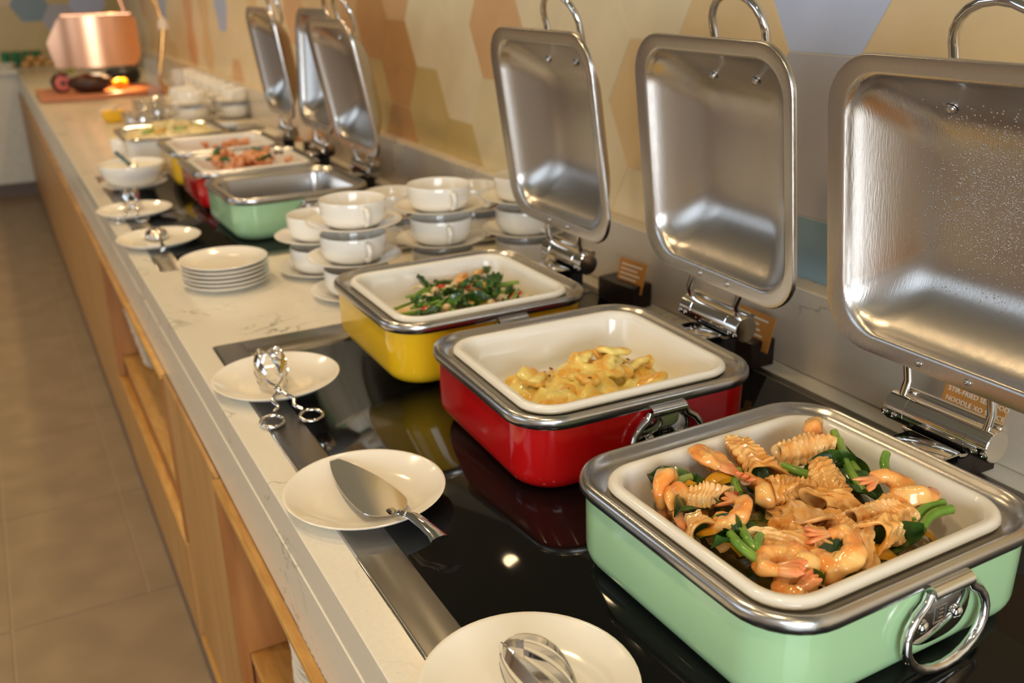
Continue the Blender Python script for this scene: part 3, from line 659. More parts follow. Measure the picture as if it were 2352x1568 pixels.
for a, b, lab, mm in (((0.139, 0.072), (0.100, -0.020), 'long green stem leaning at the back wall, near mint dish', 'stem'), ((0.124, 0.052), (0.084, -0.026), 'second green stem beside the long leaning one, near mint dish', 'stem'), ((0.138, -0.010), (0.116, -0.040), 'short cut stem standing by the right wall, near mint dish', 'stem'),
                  ((0.122, -0.105), (0.070, -0.108), 'bent green stem along the right wall, near mint dish', 'stem'), ((0.119, -0.118), (0.066, -0.122), 'thick green stem end in the right corner, near mint dish', 'stem'), ((-0.014, 0.080), (-0.046, 0.040), 'thin stem crossing the yellow pepper, near mint dish', 'stem'),
                  ((-0.074, 0.097), (-0.119, 0.081), 'pale green stem beside the left corner prawn, near mint dish', 'pale_stem'), ((0.040, 0.062), (0.070, 0.004), 'dark glossy stem under the knobbly squid, near mint dish', 'stem'),
                  ((-0.106, -0.028), (-0.118, -0.080), 'stem lying along the left front wall, near mint dish', 'stem'), ((-0.124, -0.030), (-0.126, -0.085), 'outer stem on the left front wall, near mint dish', 'stem'), ((-0.100, -0.050), (-0.122, -0.082), 'curved stem by the upright fan squid, near mint dish', 'stem')):
    a = wall_limit(*a, 0.012); b = wall_limit(*b, 0.012); up = 0.012 if 'leaning' in lab or 'standing' in lab else 0
    stem(D1, a, b, 0.116 + up * 1.4 + (0.006 if 'left front' in lab or 'right' in lab else 0), 0.110 + (0.006 if 'left front' in lab or 'right' in lab else 0), 0.0058, M_[mm], lab, G1, 0.006)
for (lx, ly), lab in zip([(0.075, 0.033), (-0.085, 0.104), (-0.112, 0.050), (-0.116, -0.035), (-0.100, -0.032), (-0.120, -0.005), (-0.085, -0.100), (-0.072, -0.112), (-0.065, 0.043), (0.122, 0.040), (0.112, 0.018), (0.031, -0.112), (0.089, -0.014), (0.0, 0.055)],
                         ['behind the knobbly squid', 'between the two back left prawns', 'under the small left prawn', 'against the left wall', 'left of the shiny prawn', 'at the middle of the left wall', 'beside the front squid roll', 'near the front corner prawns', 'under the prawn beside the pepper', 'at the foot of the leaning stems', 'under the leaning stems', 'at the right front wall', 'above the round pink prawn', 'under the large pale squid']):
    leaf(D1, lx, ly, 0.104, 1.35, 'dark glossy leaf ' + lab + ', near mint dish', G1)
for i, ((lx, ly), lab) in enumerate(zip([(-0.049, 0.074), (-0.001, 0.025), (-0.110, -0.047), (-0.003, -0.118), (-0.118, -0.010), (-0.095, -0.114), (-0.084, 0.088), (0.070, -0.110)],
                         ['between the two back prawns', 'in the middle beside the curled squid', 'against the left front wall', 'at the front rim', 'against the left wall', 'lowest in the front corner', 'by the left back prawn', 'at the right front rim'])):
    o = put('pepper_slice', PEP[i % 2], None, place(D1, lx, ly, 0.117 if i < 2 else 0.107), (rf.uniform(-.7, .3), rf.uniform(-.3, .3), rf.uniform(0, 6.28))); o.scale = (1.35,) * 3
    tag(o, 'yellow pepper slice ' + lab + ', near mint dish', 'vegetable', G1)
CH = strip_mesh('chilli_piece', 'chilli', 0.012, 0.009, 0.003, 1.2)
for (lx, ly), lab in zip([(-0.053, 0.041), (-0.045, -0.029), (-0.085, -0.033), (0.009, -0.056), (0.055, -0.115), (-0.118, 0.088), (-0.006, -0.053)], ['by the thin stem', 'under the striped squid roll', 'left of the fan-cut squid', 'below the fan squid', 'at the right front wall', 'by the left corner prawn', 'in front of the striped roll']):
    o = put('chilli_piece', CH, None, place(D1, lx, ly, 0.112), (rf.uniform(-.6, .6), rf.uniform(-.6, .6), rf.uniform(0, 6.28))); tag(o, 'red chilli piece ' + lab + ', near mint dish', 'vegetable', G1)

# gratin in the red dish
gr = heap('potato_gratin', D2, 0.27, 0.235, 0.0585, 0.040, M_['gratin'], 'half eaten golden potato gratin in the near red dish', 'gratin', 9, 0.022, 0.012, -0.014, freq=34)
def slice_mesh(seed):
    rings = []; rg = random.Random(seed + 90); ph = rg.uniform(0, 6)
    for z, k in ((-0.003, 0.85), (0.0, 1.0), (0.0030, 0.98), (0.0052, 0.82), (0.0064, 0.5), (0.0066, 0.2)):
        rings.append([(k * 0.021 * (1 + 0.16 * math.sin(2 * a + ph) + 0.10 * math.sin(5 * a + ph)) * math.cos(a), k * 0.017 * (1 + 0.16 * math.sin(3 * a + ph) + 0.08 * math.sin(7 * a)) * math.sin(a), z + 0.0016 * math.sin(2 * a + ph) * k + 0.0012 * math.sin(5 * a) * k) for a in [2 * PI * i / 30 for i in range(30)]])
    return MB().loft(rings, True, True, True).mesh('potato_slice', M_['potato'], 80)
PS = [slice_mesh(i) for i in range(4)]
rg2 = random.Random(8)
GK = len(HEAP) - 1
for k in range(30):
    lx, ly = rg2.uniform(-0.105, 0.115), rg2.uniform(-0.105, 0.080)
    if lx < -0.03 and ly > 0.045: continue
    o = put('potato_slice', PS[k % 4], gr, (lx, ly, top_of(GK, lx, ly) + 0.002), (rg2.uniform(-.35, .35), rg2.uniform(-.35, .35), rg2.uniform(0, 6.28))); s_ = rg2.uniform(0.8, 1.35); o.scale = (s_, s_, 1.2)
BB = MB().ball((0, 0, 0), 0.004, 8, 0.4).mesh('browned_bit', M_['burnt'], 60)
for k in range(14):
    lx, ly = rg2.uniform(-0.11, 0.11), rg2.uniform(-0.11, 0.07)
    o = put('browned_bit', BB, gr, (lx, ly, top_of(GK, lx, ly) + 0.006), (0, 0, rg2.uniform(0, 6))); o.scale = (rg2.uniform(.5, 1.3), rg2.uniform(.4, .8), 1)

# greens in the yellow dish
G3 = 'stir-fried greens in the near yellow dish'
heap('greens_bed', D3, 0.27, 0.245, 0.0588, 0.028, M_['broth'], 'thin orange sauce under the greens of the near yellow dish', 'sauce', 6, 0.005, 0.01, 0.0, kind='stuff')
rg3 = random.Random(31)
def spot3(): 
    return max(-.105, min(.115, rg3.gauss(0.02, 0.06))), max(-.10, min(.095, rg3.gauss(0.0, 0.05)))
for k in range(34):
    lx, ly = spot3(); an = rg3.gauss(0.25, 0.6); L = rg3.uniform(0.02, 0.036); z = 0.088 + 0.018 * rg3.random()
    stem(D3, (lx - L * math.cos(an), ly - L * math.sin(an)), (lx + L * math.cos(an), ly + L * math.sin(an)), z - 0.003, z + 0.003 * rg3.uniform(-1, 1), rg3.uniform(0.0030, 0.0046), M_['stem'], 'cut green stem among the fried greens of the near yellow dish', G3 + ', stems', rg3.uniform(-0.01, 0.01))
for k in range(44):
    lx, ly = spot3(); leaf(D3, lx, ly, 0.090 + 0.020 * rg3.random(), rg3.uniform(0.6, 0.95), 'dark wilted leaf among the fried greens of the near yellow dish', G3 + ', leaves')
ON = [strip_mesh('onion_slice', 'onion', 0.020, 0.008, 0.0022, 2.3, i) for i in range(2)]
for k in range(10):
    lx, ly = spot3(); lx += 0.03; ly += 0.02; o = put('onion_slice', ON[k % 2], None, place(D3, max(-.1, min(.11, lx)), ly, 0.092 + 0.012 * rg3.random()), (rg3.uniform(-.6, .6), rg3.uniform(-.6, .6), rg3.uniform(0, 6.28))); o.scale = (rg3.uniform(.9, 1.4),) * 3
    tag(o, 'pale curved onion slice among the fried greens of the near yellow dish', 'vegetable', G3 + ', onion')
MU = MB().lathe([(1e-5, 0.008), (0.005, 0.007), (0.0085, 0.002), (0.0086, 0.0), (0.006, -0.003), (0.003, -0.004), (0.0028, -0.016), (1e-5, -0.0165)], 16).mesh('mushroom', M_['mushroom'], 60)
for (lx, ly), lab in zip([(-0.052, -0.070), (0.030, -0.092), (-0.03, 0.035), (0.02, 0.05)], ['at the front left of', 'at the front middle of', 'at the back left of', 'at the back middle of']):
    o = put('mushroom', MU, None, place(D3, lx, ly, 0.104), (rg3.uniform(-.6, .6), rg3.uniform(-.6, .6), 0)); tag(o, 'small round mushroom ' + lab + ' the near yellow dish', 'mushroom', G3 + ', mushrooms')
RP = strip_mesh('red_pepper_strip', 'chilli', 0.03, 0.012, 0.0035, 1.1)
for (lx, ly, r), lab in zip([(-0.088, -0.052, 1.2), (-0.005, 0.055, 0.2), (0.032, 0.028, 0.3), (0.100, -0.062, 0.4), (0.085, 0.080, 0.1)], ['standing at the left front', 'at the back left', 'right of the middle', 'at the right front wall', 'at the far corner']):
    o = put('red_pepper_strip', RP, None, place(D3, lx, ly, 0.102), (rg3.uniform(-.3, .5), rg3.uniform(-.3, .3), r)); tag(o, 'red pepper strip ' + lab + ' of the near yellow dish', 'vegetable', G3 + ', peppers')
for k in range(7):
    lx, ly = max(-.11, min(.11, 0.06 + rg3.gauss(0, .04))), max(-.09, min(.10, 0.05 + rg3.gauss(0, .03)))
    o = put('squid_piece', rf.choice(SQ), None, place(D3, lx, ly, 0.096), (rg3.uniform(-.5, .5), rg3.uniform(-.5, .5), rg3.uniform(0, 6))); o.scale = (0.75,) * 3
    tag(o, 'pale seafood piece among the greens at the back of the near yellow dish', 'squid', G3 + ', seafood')

# far dishes' food
def chunk_mesh(seed, m):
    rg = random.Random(seed); mb = MB(); mb.ball((0, 0, 0), 0.02, 12, 0.6); ph = rg.uniform(0, 9)
    mb.v = [tuple(Vector(p) * (1 + 0.5 * fbm((p[0] + ph, p[1], p[2]), 60))) for p in mb.v]; return mb.mesh('meat_chunk', M_[m], 80)
CK = [chunk_mesh(i, 'pork') for i in range(4)]
heap('braised_meat_bed', D5, 0.28, 0.25, 0.0588, 0.058, M_['pork'], 'saucy meat at the bottom of the far red dish', 'meat', 12, 0.010, kind='stuff')
for k in range(30):
    lx, ly = max(-.1, min(.11, rg3.gauss(0.01, 0.06))), max(-.1, min(.1, rg3.gauss(0, .06)))
    o = put('meat_chunk', CK[k % 4], None, place(D5, lx, ly, 0.120 + 0.018 * rg3.random()), (rg3.uniform(-1, 1), rg3.uniform(-1, 1), rg3.uniform(0, 6))); o.scale = (rg3.uniform(.7, 1.1),) * 3
    tag(o, 'orange braised meat chunk in the far red dish', 'meat', 'meat chunks in the far red dish')
for (lx, ly), lab in zip([(-0.08, 0.09), (-0.10, 0.05), (0.03, -0.09), (0.06, 0.09), (0.10, -0.02), (-0.09, -0.06)], ['at the back left', 'at the left wall', 'at the front rim', 'at the back wall', 'at the right', 'at the front left']):
    leaf(D5, lx, ly, 0.134, 1.1, 'bright green leaf ' + lab + ' of the far red dish', 'leaves on the far red dish')
st = heap('orange_stew', D6, 0.30, 0.265, 0.0588, 0.046, M_['curry'], 'orange brown stew in the far yellow dish', 'stew', 15, 0.006, kind='stuff')
for k in range(10):
    lx, ly = rg3.uniform(-0.08, .11), rg3.uniform(-.02, .09)
    o = put('carrot_chunk', CK[k % 4], None, place(D6, lx, ly, 0.108), (rg3.uniform(-1, 1), rg3.uniform(-1, 1), 0)); o.scale = (0.8,) * 3
    tag(o, 'reddish chunk in the orange stew of the far yellow dish', 'stew chunk', 'chunks in the orange stew')
# seventh vessel: pale square dish with steel rim and noodles
nd = thing('noodle_dish', 'pale square dish with a steel rim, holding noodles, last of the row', 'serving dish', (0.372, 4.145, H))
MB().loft([rrect(0.36 + i, 0.32 + i, 0.05, z) for i, z in ((-.05, 0.0005), (0.0, 0.012), (0.02, 0.09), (0.03, 0.112), (0.022, 0.112), (0.01, 0.07), (-.02, 0.05))], True, True, True).build('body', M_['ceramic'], nd)
MB().loft([rrect(0.392 + i, 0.352 + i, 0.06, z) for i, z in ((-.004, 0.1122), (0.014, 0.1125), (0.018, 0.118), (0.012, 0.124), (0.0, 0.122), (-.018, 0.115))], True).build('steel_rim', M_['steel'], nd)
no = MB(); rn = random.Random(2)
for k in range(170):
    x, y = rn.gauss(0.02, 0.07), rn.gauss(0, .06); x = max(-.14, min(.14, x)); y = max(-.12, min(.12, y)); z = 0.108 + 0.05 * math.exp(-(x * x + y * y) / 0.012) * rn.uniform(.6, 1); a = rn.uniform(0, 6.28); q = rn.uniform(.01, .025)
    no.tube([(x + q * math.cos(a + t), y + q * math.sin(a + t), z + 0.006 * math.sin(3 * t + a)) for t in [i * 0.4 for i in range(9)]], 0.0028, 5)
no.loft([rrect(0.35, 0.31, 0.05, 0.095), rrect(0.20, 0.18, 0.05, 0.13)], True, True, True)
tag(no.build('noodles', M_['noodle'], None, (0.372, 4.145, H), (0, 0, 0), 80), 'pale noodles heaped in the last dish of the row', 'noodles', None, 'stuff')
for (lx, ly, mm, lab) in ((-0.10, -0.08, 'stem', 'green vegetable strip at the left front of the noodles'), (-0.06, -0.10, 'pepper', 'orange vegetable strip at the front of the noodles'), (0.02, -0.09, 'stem', 'green vegetable strip at the middle of the noodles'), (0.10, 0.0, 'stem', 'green vegetable strip right of the noodle heap')):
    stem(nd, (lx - .02, ly), (lx + .025, ly + .012), 0.130, 0.134, 0.006, M_[mm], lab, 'vegetable strips on the noodles')

# ------------------------------------------------------------------ plates, cups, cutlery
def plate_mesh(R, h, foot, name='plate', n=56):
    pr = [(1e-5, h * 0.28), (foot * 0.9, h * 0.28), (R * 0.66, h * 0.36), (R * 0.84, h * 0.62), (R * 0.955, h * 0.97), (R * 0.985, h * 1.03), (R, h), (R * 0.985, h * 0.88), (R * 0.84, h * 0.42), (R * 0.62, h * 0.10), (foot, 0.0), (foot * 0.92, 0.0), (foot * 0.88, h * 0.1), (1e-5, h * 0.1)]
    return MB().lathe(pr, n).mesh(name, M_['ceramic'], 60)
PL = plate_mesh(0.1125, 0.021, 0.066)
def plate(x, y, z, label, me=PL, name='plate', group='plates holding the serving tools'):
    o = put(name, me, None, (x, y, H + z)); return tag(o, label, 'plate', group)
plate(0.108, 1.617, 0.0024, 'white plate under the scissor tongs beside the near yellow dish')
plate(0.107, 1.151, 0.0024, 'white plate under the cake server in front of the red dish')
plate(0.115, 0.692, 0.0024, 'white plate under slotted tongs, nearest the camera, cut by the frame')
plate(0.092, 2.775, 0.0024, 'white plate under the spoon in front of the empty mint dish')
plate(0.085, 3.185, 0.0024, 'white plate under the far tongs in front of the far red dish')
SP = plate_mesh(0.1025, 0.019, 0.060, 'small_plate')
for i, w in enumerate(['lowest', 'second from bottom', 'third from bottom', 'fourth from bottom', 'second from top', 'topmost']):
    plate(0.170 + 0.0015 * random.uniform(-1, 1), 2.292 + 0.0015 * random.uniform(-1, 1), 0.0004 + i * 0.0098, 'white side plate, %s of the stack in front of the cups' % w, SP, 'small_plate', 'stack of side plates')
# plates stacked inside the open cabinets
SH = plate_mesh(0.137, 0.021, 0.084, 'shelf_plate', 40)
for n_, (sx, sy, cnt, lab) in enumerate(((0.190, 1.505, 13, 'near open cabinet'), (0.193, 3.387, 16, 'far open cabinet'))):
    for k in range(cnt):
        o = plate(sx - (0.0024 * k if n_ else 0) + 0.002 * random.uniform(-1, 1), sy + 0.004 * random.uniform(-1, 1), -0.5826 + k * 0.0130, 'white plate, %s from the bottom of the stack in the %s' % (nth(k + 1), lab), SH, 'shelf_plate', 'plate stack in the ' + lab)

def cup_mesh(R=0.074, h=0.062):
    pr = [(1e-5, 0.004), (R * 0.55, 0.004), (R * 0.80, 0.011), (R * 0.93, 0.026), (R * 0.965, h - 0.004), (R * 0.975, h), (R, h + 0.0008), (R * 1.012, h - 0.002), (R, 0.030), (R * 0.93, 0.014), (R * 0.72, 0.003), (R * 0.62, 0.0), (R * 0.56, 0.0), (R * 0.53, 0.002), (1e-5, 0.002)]
    return MB().lathe(pr, 48).mesh('cup_bowl', M_['ceramic'], 60)
def cup_handle_mesh(R=0.074):
    p = [(R - 0.002, 0, 0.050), (R + 0.010, 0, 0.053), (R + 0.020, 0, 0.050), (R + 0.024, 0, 0.040), (R + 0.020, 0, 0.026), (R + 0.008, 0, 0.018), (R - 0.004, 0, 0.018)]
    return MB().tube(p, [0.0052, 0.0058, 0.0062, 0.006, 0.0056, 0.0052, 0.0050], 12, flat=1.2).mesh('cup_handle', M_['ceramic'], 70)
CB, CHd = cup_mesh(), cup_handle_mesh()
SAU = MB().lathe([(1e-5, 0.0045), (0.040, 0.0045), (0.050, 0.0055), (0.075, 0.0105), (0.098, 0.0178), (0.1055, 0.0195), (0.1075, 0.0190), (0.1065, 0.0172), (0.076, 0.0065), (0.050, 0.0008), (0.046, 0.0), (0.042, 0.0), (0.041, 0.002), (1e-5, 0.002)], 48).mesh('saucer', M_['ceramic'], 60)
def cup(x, y, z, rz, label, group):
    t = thing('soup_cup', label, 'cup', (x, y, H + z), rz, group); put('cup_bowl', CB, t); put('cup_handle', CHd, t); return t
LV = ['bottom', 'middle', 'top']
def stack(x, y, n, where, rz, step=0.0790):
    names = {1: ['only'], 2: ['lower', 'upper'], 3: LV}[n]
    for i in range(n):
        z = 0.0004 + i * step; jx, jy = random.uniform(-.004, .004), random.uniform(-.004, .004)
        o = put('saucer', SAU, None, (x + jx, y + jy, H + z)); tag(o, 'white saucer, %s one of the cup stack %s' % (names[i], where), 'saucer', 'saucers between the soup cups')
        cup(x + jx, y + jy, z + 0.0052, rz + random.uniform(-.12, .12), 'white soup cup, %s one of the stack %s' % (names[i], where), 'stacked white soup cups')
DIR = math.radians(-94)
stack(0.415, 2.045, 3, 'nearest the yellow dish corner', DIR)
stack(0.648, 2.092, 3, 'behind the middle of the yellow dish', DIR)
stack(0.398, 2.275, 2, 'beside the small plate stack', DIR + 0.3)
stack(0.655, 2.42, 2, 'half hidden behind the two tall middle stacks', DIR)
stack(0.862, 2.065, 3, 'behind the lid of the yellow dish', DIR + 0.15)
stack(0.872, 2.375, 2, 'against the wall behind the other cups', DIR)
# far cups along the wall
kk = 0
COLW = ['wall-side', 'middle', 'aisle-side']
ROWN = ['nearest', 'second', 'third', 'fourth', 'fifth', 'sixth', 'seventh']
for r in range(7):
    for c in range(2):
        x, y = 0.890 - 0.214 * c, 5.30 + 0.225 * r
        if c == 1 and r > 1: continue
        for i in range(2):
            z = 0.0004 + i * 0.079; x += random.uniform(-.006, .006); y += random.uniform(-.004, .004)
            o = put('saucer', SAU, None, (x, y, H + z)); tag(o, 'white saucer, %s in the %s %s stack of the distant cup rows' % (['lower', 'upper'][i], ROWN[r], COLW[c]), 'saucer', 'saucers of the distant cup rows')
            cup(x, y, z + 0.0052, DIR + random.uniform(-.3, .3), 'white cup, %s in the %s %s stack of the distant cup rows' % (['lower', 'upper'][i], ROWN[r], COLW[c]), 'cups of the distant cup rows')
pass

# tongs -----------------------------------------------------------
def tongs(label, piv, tip, ringA, ringB, bh=0.062, bl=0.090, open_=0.020):
    """scissor tongs given in world xy / height above counter; two slotted leaf blades, pivot, two finger rings"""
    t = thing('serving_tongs', label, 'tongs', (piv[0], piv[1], H), 0, 'scissor tongs on plates')
    P = Vector((0, 0, piv[2])); T = Vector((tip[0] - piv[0], tip[1] - piv[1], 0)).normalized(); N = Vector((-T.y, T.x, 0))       # N points to the left seen along T
    rings = [Vector((r[0] - piv[0], r[1] - piv[1], r[2])) for r in (ringA, ringB)]
    for s, rg in ((1, rings[0]), (-1, rings[1])):
        arm = MB(); b0 = P + T * 0.052 + N * s * 0.014 + Vector((0, 0, 0.002))
        fwd = [P, P + T * 0.018 + N * s * -0.003, P + T * 0.034 + N * s * 0.006, b0]
        back = rg + (P - rg).normalized() * 0.021
        sgn = 1 if (rg - P).dot(N) > 0 else -1
        path = [back, back.lerp(P, 0.25) + N * sgn * -0.004, back.lerp(P, 0.55) + N * sgn * 0.007, back.lerp(P, 0.82) + N * sgn * 0.004] + fwd
        sm = []
        for i in range(len(path) - 1):
            p0, p1, p2, p3 = path[max(0, i - 1)], path[i], path[i + 1], path[min(len(path) - 1, i + 2)]
            for k in range(5):
                u = k / 5; sm.append(0.5 * ((2 * p1) + (p2 - p0) * u + (2 * p0 - 5 * p1 + 4 * p2 - p3) * u * u + (3 * p1 - p0 - 3 * p2 + p3) * u ** 3))
        sm.append(path[-1]); arm.tube(sm, 0.0033, 9, flat=0.8)
        a = arm.build('tong_arm', M_['chrome'], t, angle=60)
        rr_ = [rg + Vector((0.0185 * math.cos(q), 0.0185 * math.sin(q), 0.002 * math.sin(q))) for q in [2 * PI * i / 28 for i in range(28)]]
        MB().tube(rr_, 0.0032, 8, True).build('finger_ring', M_['chrome'], a, angle=60)
        bl_ = MB()                                                # slotted leaf blade standing on edge, bowed outwards
        def pt(u, v):                                             # u along, v -1 (low edge) .. 1 (high edge)
            hw = 0.5 * bh * math.sin(PI * min(1, 0.13 + 0.87 * u)) ** 0.62 * (1 if u < .97 else 0.9)
            out = 0.027 * math.sin(PI * (0.13 + 0.87 * u)) ** 0.75 * (1 - 0.30 * v * v) + 0.0012
            zc = 0.035 + 0.018 * u
            return T * (0.050 + bl * u) + N * s * out + Vector((0, 0, max(0.004, zc + hw * v)))
        nu = 22
        def strip(v0, v1, u0, u1):
            A = []; 
            for i in range(nu + 1):
                u = u0 + (u1 - u0) * i / nu; a_, b_ = pt(u, v0), pt(u, v1); o_ = N * s * 0.0014
                A.append([a_, b_, b_ + o_, a_ + o_])
            bl_.loft([[tuple(p) for p in r] for r in A], True, True, True)
        strip(-1.0, -0.62, 0, 1); strip(0.62, 1.0, 0, 1); strip(-0.62, 0.62, 0, 0.15); strip(-0.62, 0.62, 0.84, 1.0)
        for v0, v1 in ((-0.42, -0.11), (0.11, 0.42)): strip(v0, v1, 0.14, 0.85)
        bl_.build('slotted_blade', M_['chrome'], t, angle=50)
    MB().lathe([(1e-5, -0.006), (0.005, -0.005), (0.0055, 0.003), (0.004, 0.006), (1e-5, 0.007)], 16, Matrix.Translation(P)).build('pivot', M_['chrome'], t)
tongs('scissor tongs with slotted leaf blades on the plate by the yellow dish', (0.0862, 1.5148, 0.034), (0.104, 1.66), (0.0576, 1.4589, 0.0075), (0.1206, 1.4491, 0.0075))
tongs('slotted tongs on the nearest plate, only the blades in the frame', (0.128, 0.570, 0.034), (0.098, 0.74), (0.105, 0.505, 0.0075), (0.165, 0.500, 0.0075), 0.066, 0.105)
tongs('small distant scissor tongs on the plate by the far red dish', (0.0769, 3.1506, 0.034), (0.0897, 3.30), (0.0237, 3.100, 0.0075), (0.0925, 3.085, 0.0075))
# cake server -----------------------------------------------------
sv = thing('cake_server', 'polished cake server with leaf blade lying across the plate', 'cake server', (0.107, 1.151, H), 0)
tip, base, end = Vector((-0.012, 0.098, 0.0215)), Vector((0.0075, -0.092, 0.0245)), Vector((0.036, -0.177, 0.0235))
ax = (base - tip); axn = ax.normalized(); sd = axn.cross(Vector((0, 0, 1))).normalized(); up = sd.cross(axn).normalized()
bld = MB(); rings = []
for k in range(31):
    u = k / 30; hw = 0.034 * (math.sin(PI * min(1, 0.04 + u * 0.62)) ** 0.75) * (1 if u < 0.84 else math.sqrt(max(0.02, 1 - ((u - 0.84) / 0.165) ** 2)))
    c = tip + ax * u; h = 0.0012
    rings.append([tuple(c + sd * hw * a + up * b) for a, b in ((-1, 0.0), (-.5, 0.0), (.5, 0.0), (1, 0.0), (0.985, h), (.5, h), (-.5, h), (-.985, h))])
bld.loft(rings, True, True, True); bld.build('blade', mat('mirror steel', (0.62, 0.62, 0.58), 0.05, 1.0), sv, angle=50)
hd = MB(); rings = []
path = [base - axn * 0.012 + up * 0.002, base + axn * 0.004 + up * 0.003, base + axn * 0.014 + up * 0.010, base + axn * 0.026 + up * 0.0135, base.lerp(end, 0.45) + up * 0.013, base.lerp(end, 0.7) + up * 0.009, base.lerp(end, 0.9) + up * 0.004, end]
ws = [0.006, 0.0048, 0.0050, 0.0062, 0.0085, 0.0095, 0.0105, 0.0135]
for i, (p, w) in enumerate(zip(path, ws)):
    th = (0.0010, 0.0014, 0.0020, 0.0026, 0.003, 0.003, 0.003, 0.003)[i]
    rings.append([tuple(p + sd * w * a + up * b) for a, b in ((-1, 0), (-.8, th * .9), (-.3, th * 1.5), (.3, th * 1.5), (.8, th * .9), (1, 0), (.7, -th * .5), (-.7, -th * .5))])
hd.loft(rings, True, True, True); hd.build('handle', M_['chrome'], sv, angle=50)
# spoon -----------------------------------------------------------
so = thing('serving_spoon', 'round steel serving spoon on the plate before the empty mint dish', 'spoon', (0.092, 2.775, H), 0)
bw = MB(); rings = []
for r_, z in ((1.0, 0.010), (0.94, 0.017), (0.78, 0.025), (0.48, 0.031), (0.05, 0.033)):
    rings.append([(0.033 * r_ * math.cos(a), 0.046 + 0.046 * r_ * math.sin(a), z + 0.004) for a in [2 * PI * i / 28 for i in range(28)]])
rings2 = [[(p[0] * 0.96, 0.046 + (p[1] - 0.046) * 0.96, p[2] - 0.0016) for p in r] for r in rings]
bw.loft(rings[::-1] + rings2, True, True, True); bw.build('spoon_bowl', M_['chrome'], so, angle=70)
MB().tube([(0.0, 0.002, 0.0225), (-0.003, -0.03, 0.030), (-0.006, -0.07, 0.033), (-0.009, -0.105, 0.029), (-0.012, -0.145, 0.022)], [0.004, 0.0036, 0.004, 0.006, 0.0085], 12, flat=0.4).build('spoon_handle', M_['chrome'], so, angle=60)

# sauce bowl at the far left
bo = plate(0.147, 3.640, 0.0024, 'white saucer under the deep sauce bowl', PL, 'saucer', 'saucer of the sauce bowl')
bw = thing('sauce_bowl', 'deep white bowl of dressing with a dark ladle handle', 'bowl', (0.147, 3.640, H + 0.0085), 0)
MB().lathe([(1e-5, 0.006), (0.05, 0.006), (0.085, 0.025), (0.104, 0.06), (0.108, 0.080), (0.1105, 0.081), (0.1115, 0.079), (0.107, 0.055), (0.088, 0.018), (0.055, 0.0), (1e-5, 0.0)], 48).build('bowl', M_['ceramic'], bw, angle=60)
MB().lathe([(1e-5, 0.066), (0.1025, 0.066), (0.1025, 0.064), (1e-5, 0.064)], 40).build('dressing', M_['cream_food'], bw)
ld = thing('ladle', 'small ladle with dark handle resting in the sauce bowl', 'ladle', (0.147, 3.640, H))
MB().tube([(0.0, 0.02, 0.078), (-0.02, 0.06, 0.098), (-0.035, 0.10, 0.115)], 0.007, 10, flat=0.6).build('ladle_handle', M_['teal'], ld)
MB().ball((0.005, 0.0, 0.077), 0.018, 14, 0.5).build('ladle_bowl', M_['chrome'], ld)
jr = thing('cream_jar', 'small pale jar behind the sauce bowl', 'jar', (0.205, 4.43, H + .0004))
MB().lathe([(1e-5, 0.0), (0.034, 0.0), (0.040, 0.01), (0.042, 0.06), (0.040, 0.064), (0.036, 0.06), (0.034, 0.02), (1e-5, 0.018)], 32).build('jar_body', M_['ceramic'], jr)
MB().lathe([(1e-5, 0.056), (0.0365, 0.055), (1e-5, 0.050)], 24).build('dip', M_['cream_food'], jr)
tag(MB().ball((0, 0, 0.024), 0.024, 20, 0.9).build('bread_roll', M_['cream_food'], None, (0.275, 4.50, H + 0.001), angle=80), 'round pale bread roll beside the small pale jar', 'bread')

# ------------------------------------------------------------------ food name cards
def card_block(x, y, rz, label, lines, w=0.105, full=None, ch=0.066):
    b = MB(); b.bbox(-0.028, 0.028, -0.058, 0.058, 0.0, 0.052, 0.002)
    t = thing('card_holder', label, 'card holder', (x, y, H + 0.0026 if x < 0.88 else H + 0.0005), rz, 'name card holders along the wall'); b.build('wood_block', M_['dark_wood'], t)
    tilt = math.radians(14)
    c = thing('name_card', label.replace('dark wooden block', 'orange name card in the block'), 'name card', (x - 0.006, y - 0.022, H + 0.034), rz, 'food name cards')
    Mc = Matrix.Rotation(tilt, 4, 'Y')
    cc = MB(); cc.bbox(-0.001, 0.001, -w / 2, w / 2, 0, ch, 0.0004); o = cc.build('card', M_['card'], c); o.matrix_local = Mc
    face = Matrix(((0, 0, -1, -0.00125), (-1, 0, 0, 0), (0, 1, 0, 0), (0, 0, 0, 1)))     # text x -> -y, text y -> z, facing -x
    if full:
        for s_, sz, z in full: text_obj('lettering', s_, sz, M_['ink'], o, Matrix.Translation((0, w / 2 - 0.006, z)) @ face)
    else:
        for k in range(5):
            ln = MB(); ww = w * rf.uniform(0.55, 0.8); ln.box(-0.0016, -0.0009, w / 2 - 0.008 - ww, w / 2 - 0.008, 0.053 - k * 0.010, 0.0563 - k * 0.010); ln.build('print_line', M_['ink'], o)
    return t
card_block(0.905, 0.835, 0.0, 'dark wooden block behind the hinge of the near mint dish', None, 0.102, [('STIR-FRIED SEAFOOD', 0.0104, 0.0685), ('NOODLE XO SAUCE', 0.0104, 0.0540)], 0.098)
card_block(0.908, 1.300, 0.0, 'dark wooden block behind the hinge of the near red dish', 5)
card_block(0.905, 1.685, 0.12, 'dark wooden block between the red and yellow dish lids', 5, 0.085)
card_block(0.905, 2.66, 0.0, 'dark wooden block behind the cups beside the empty mint dish', 5, 0.08)
card_block(0.905, 3.36, 0.0, 'dark wooden block behind the hinge of the far red dish', 5)
card_block(0.905, 3.93, 0.3, 'dark wooden block behind the hinge of the far yellow dish', 5)

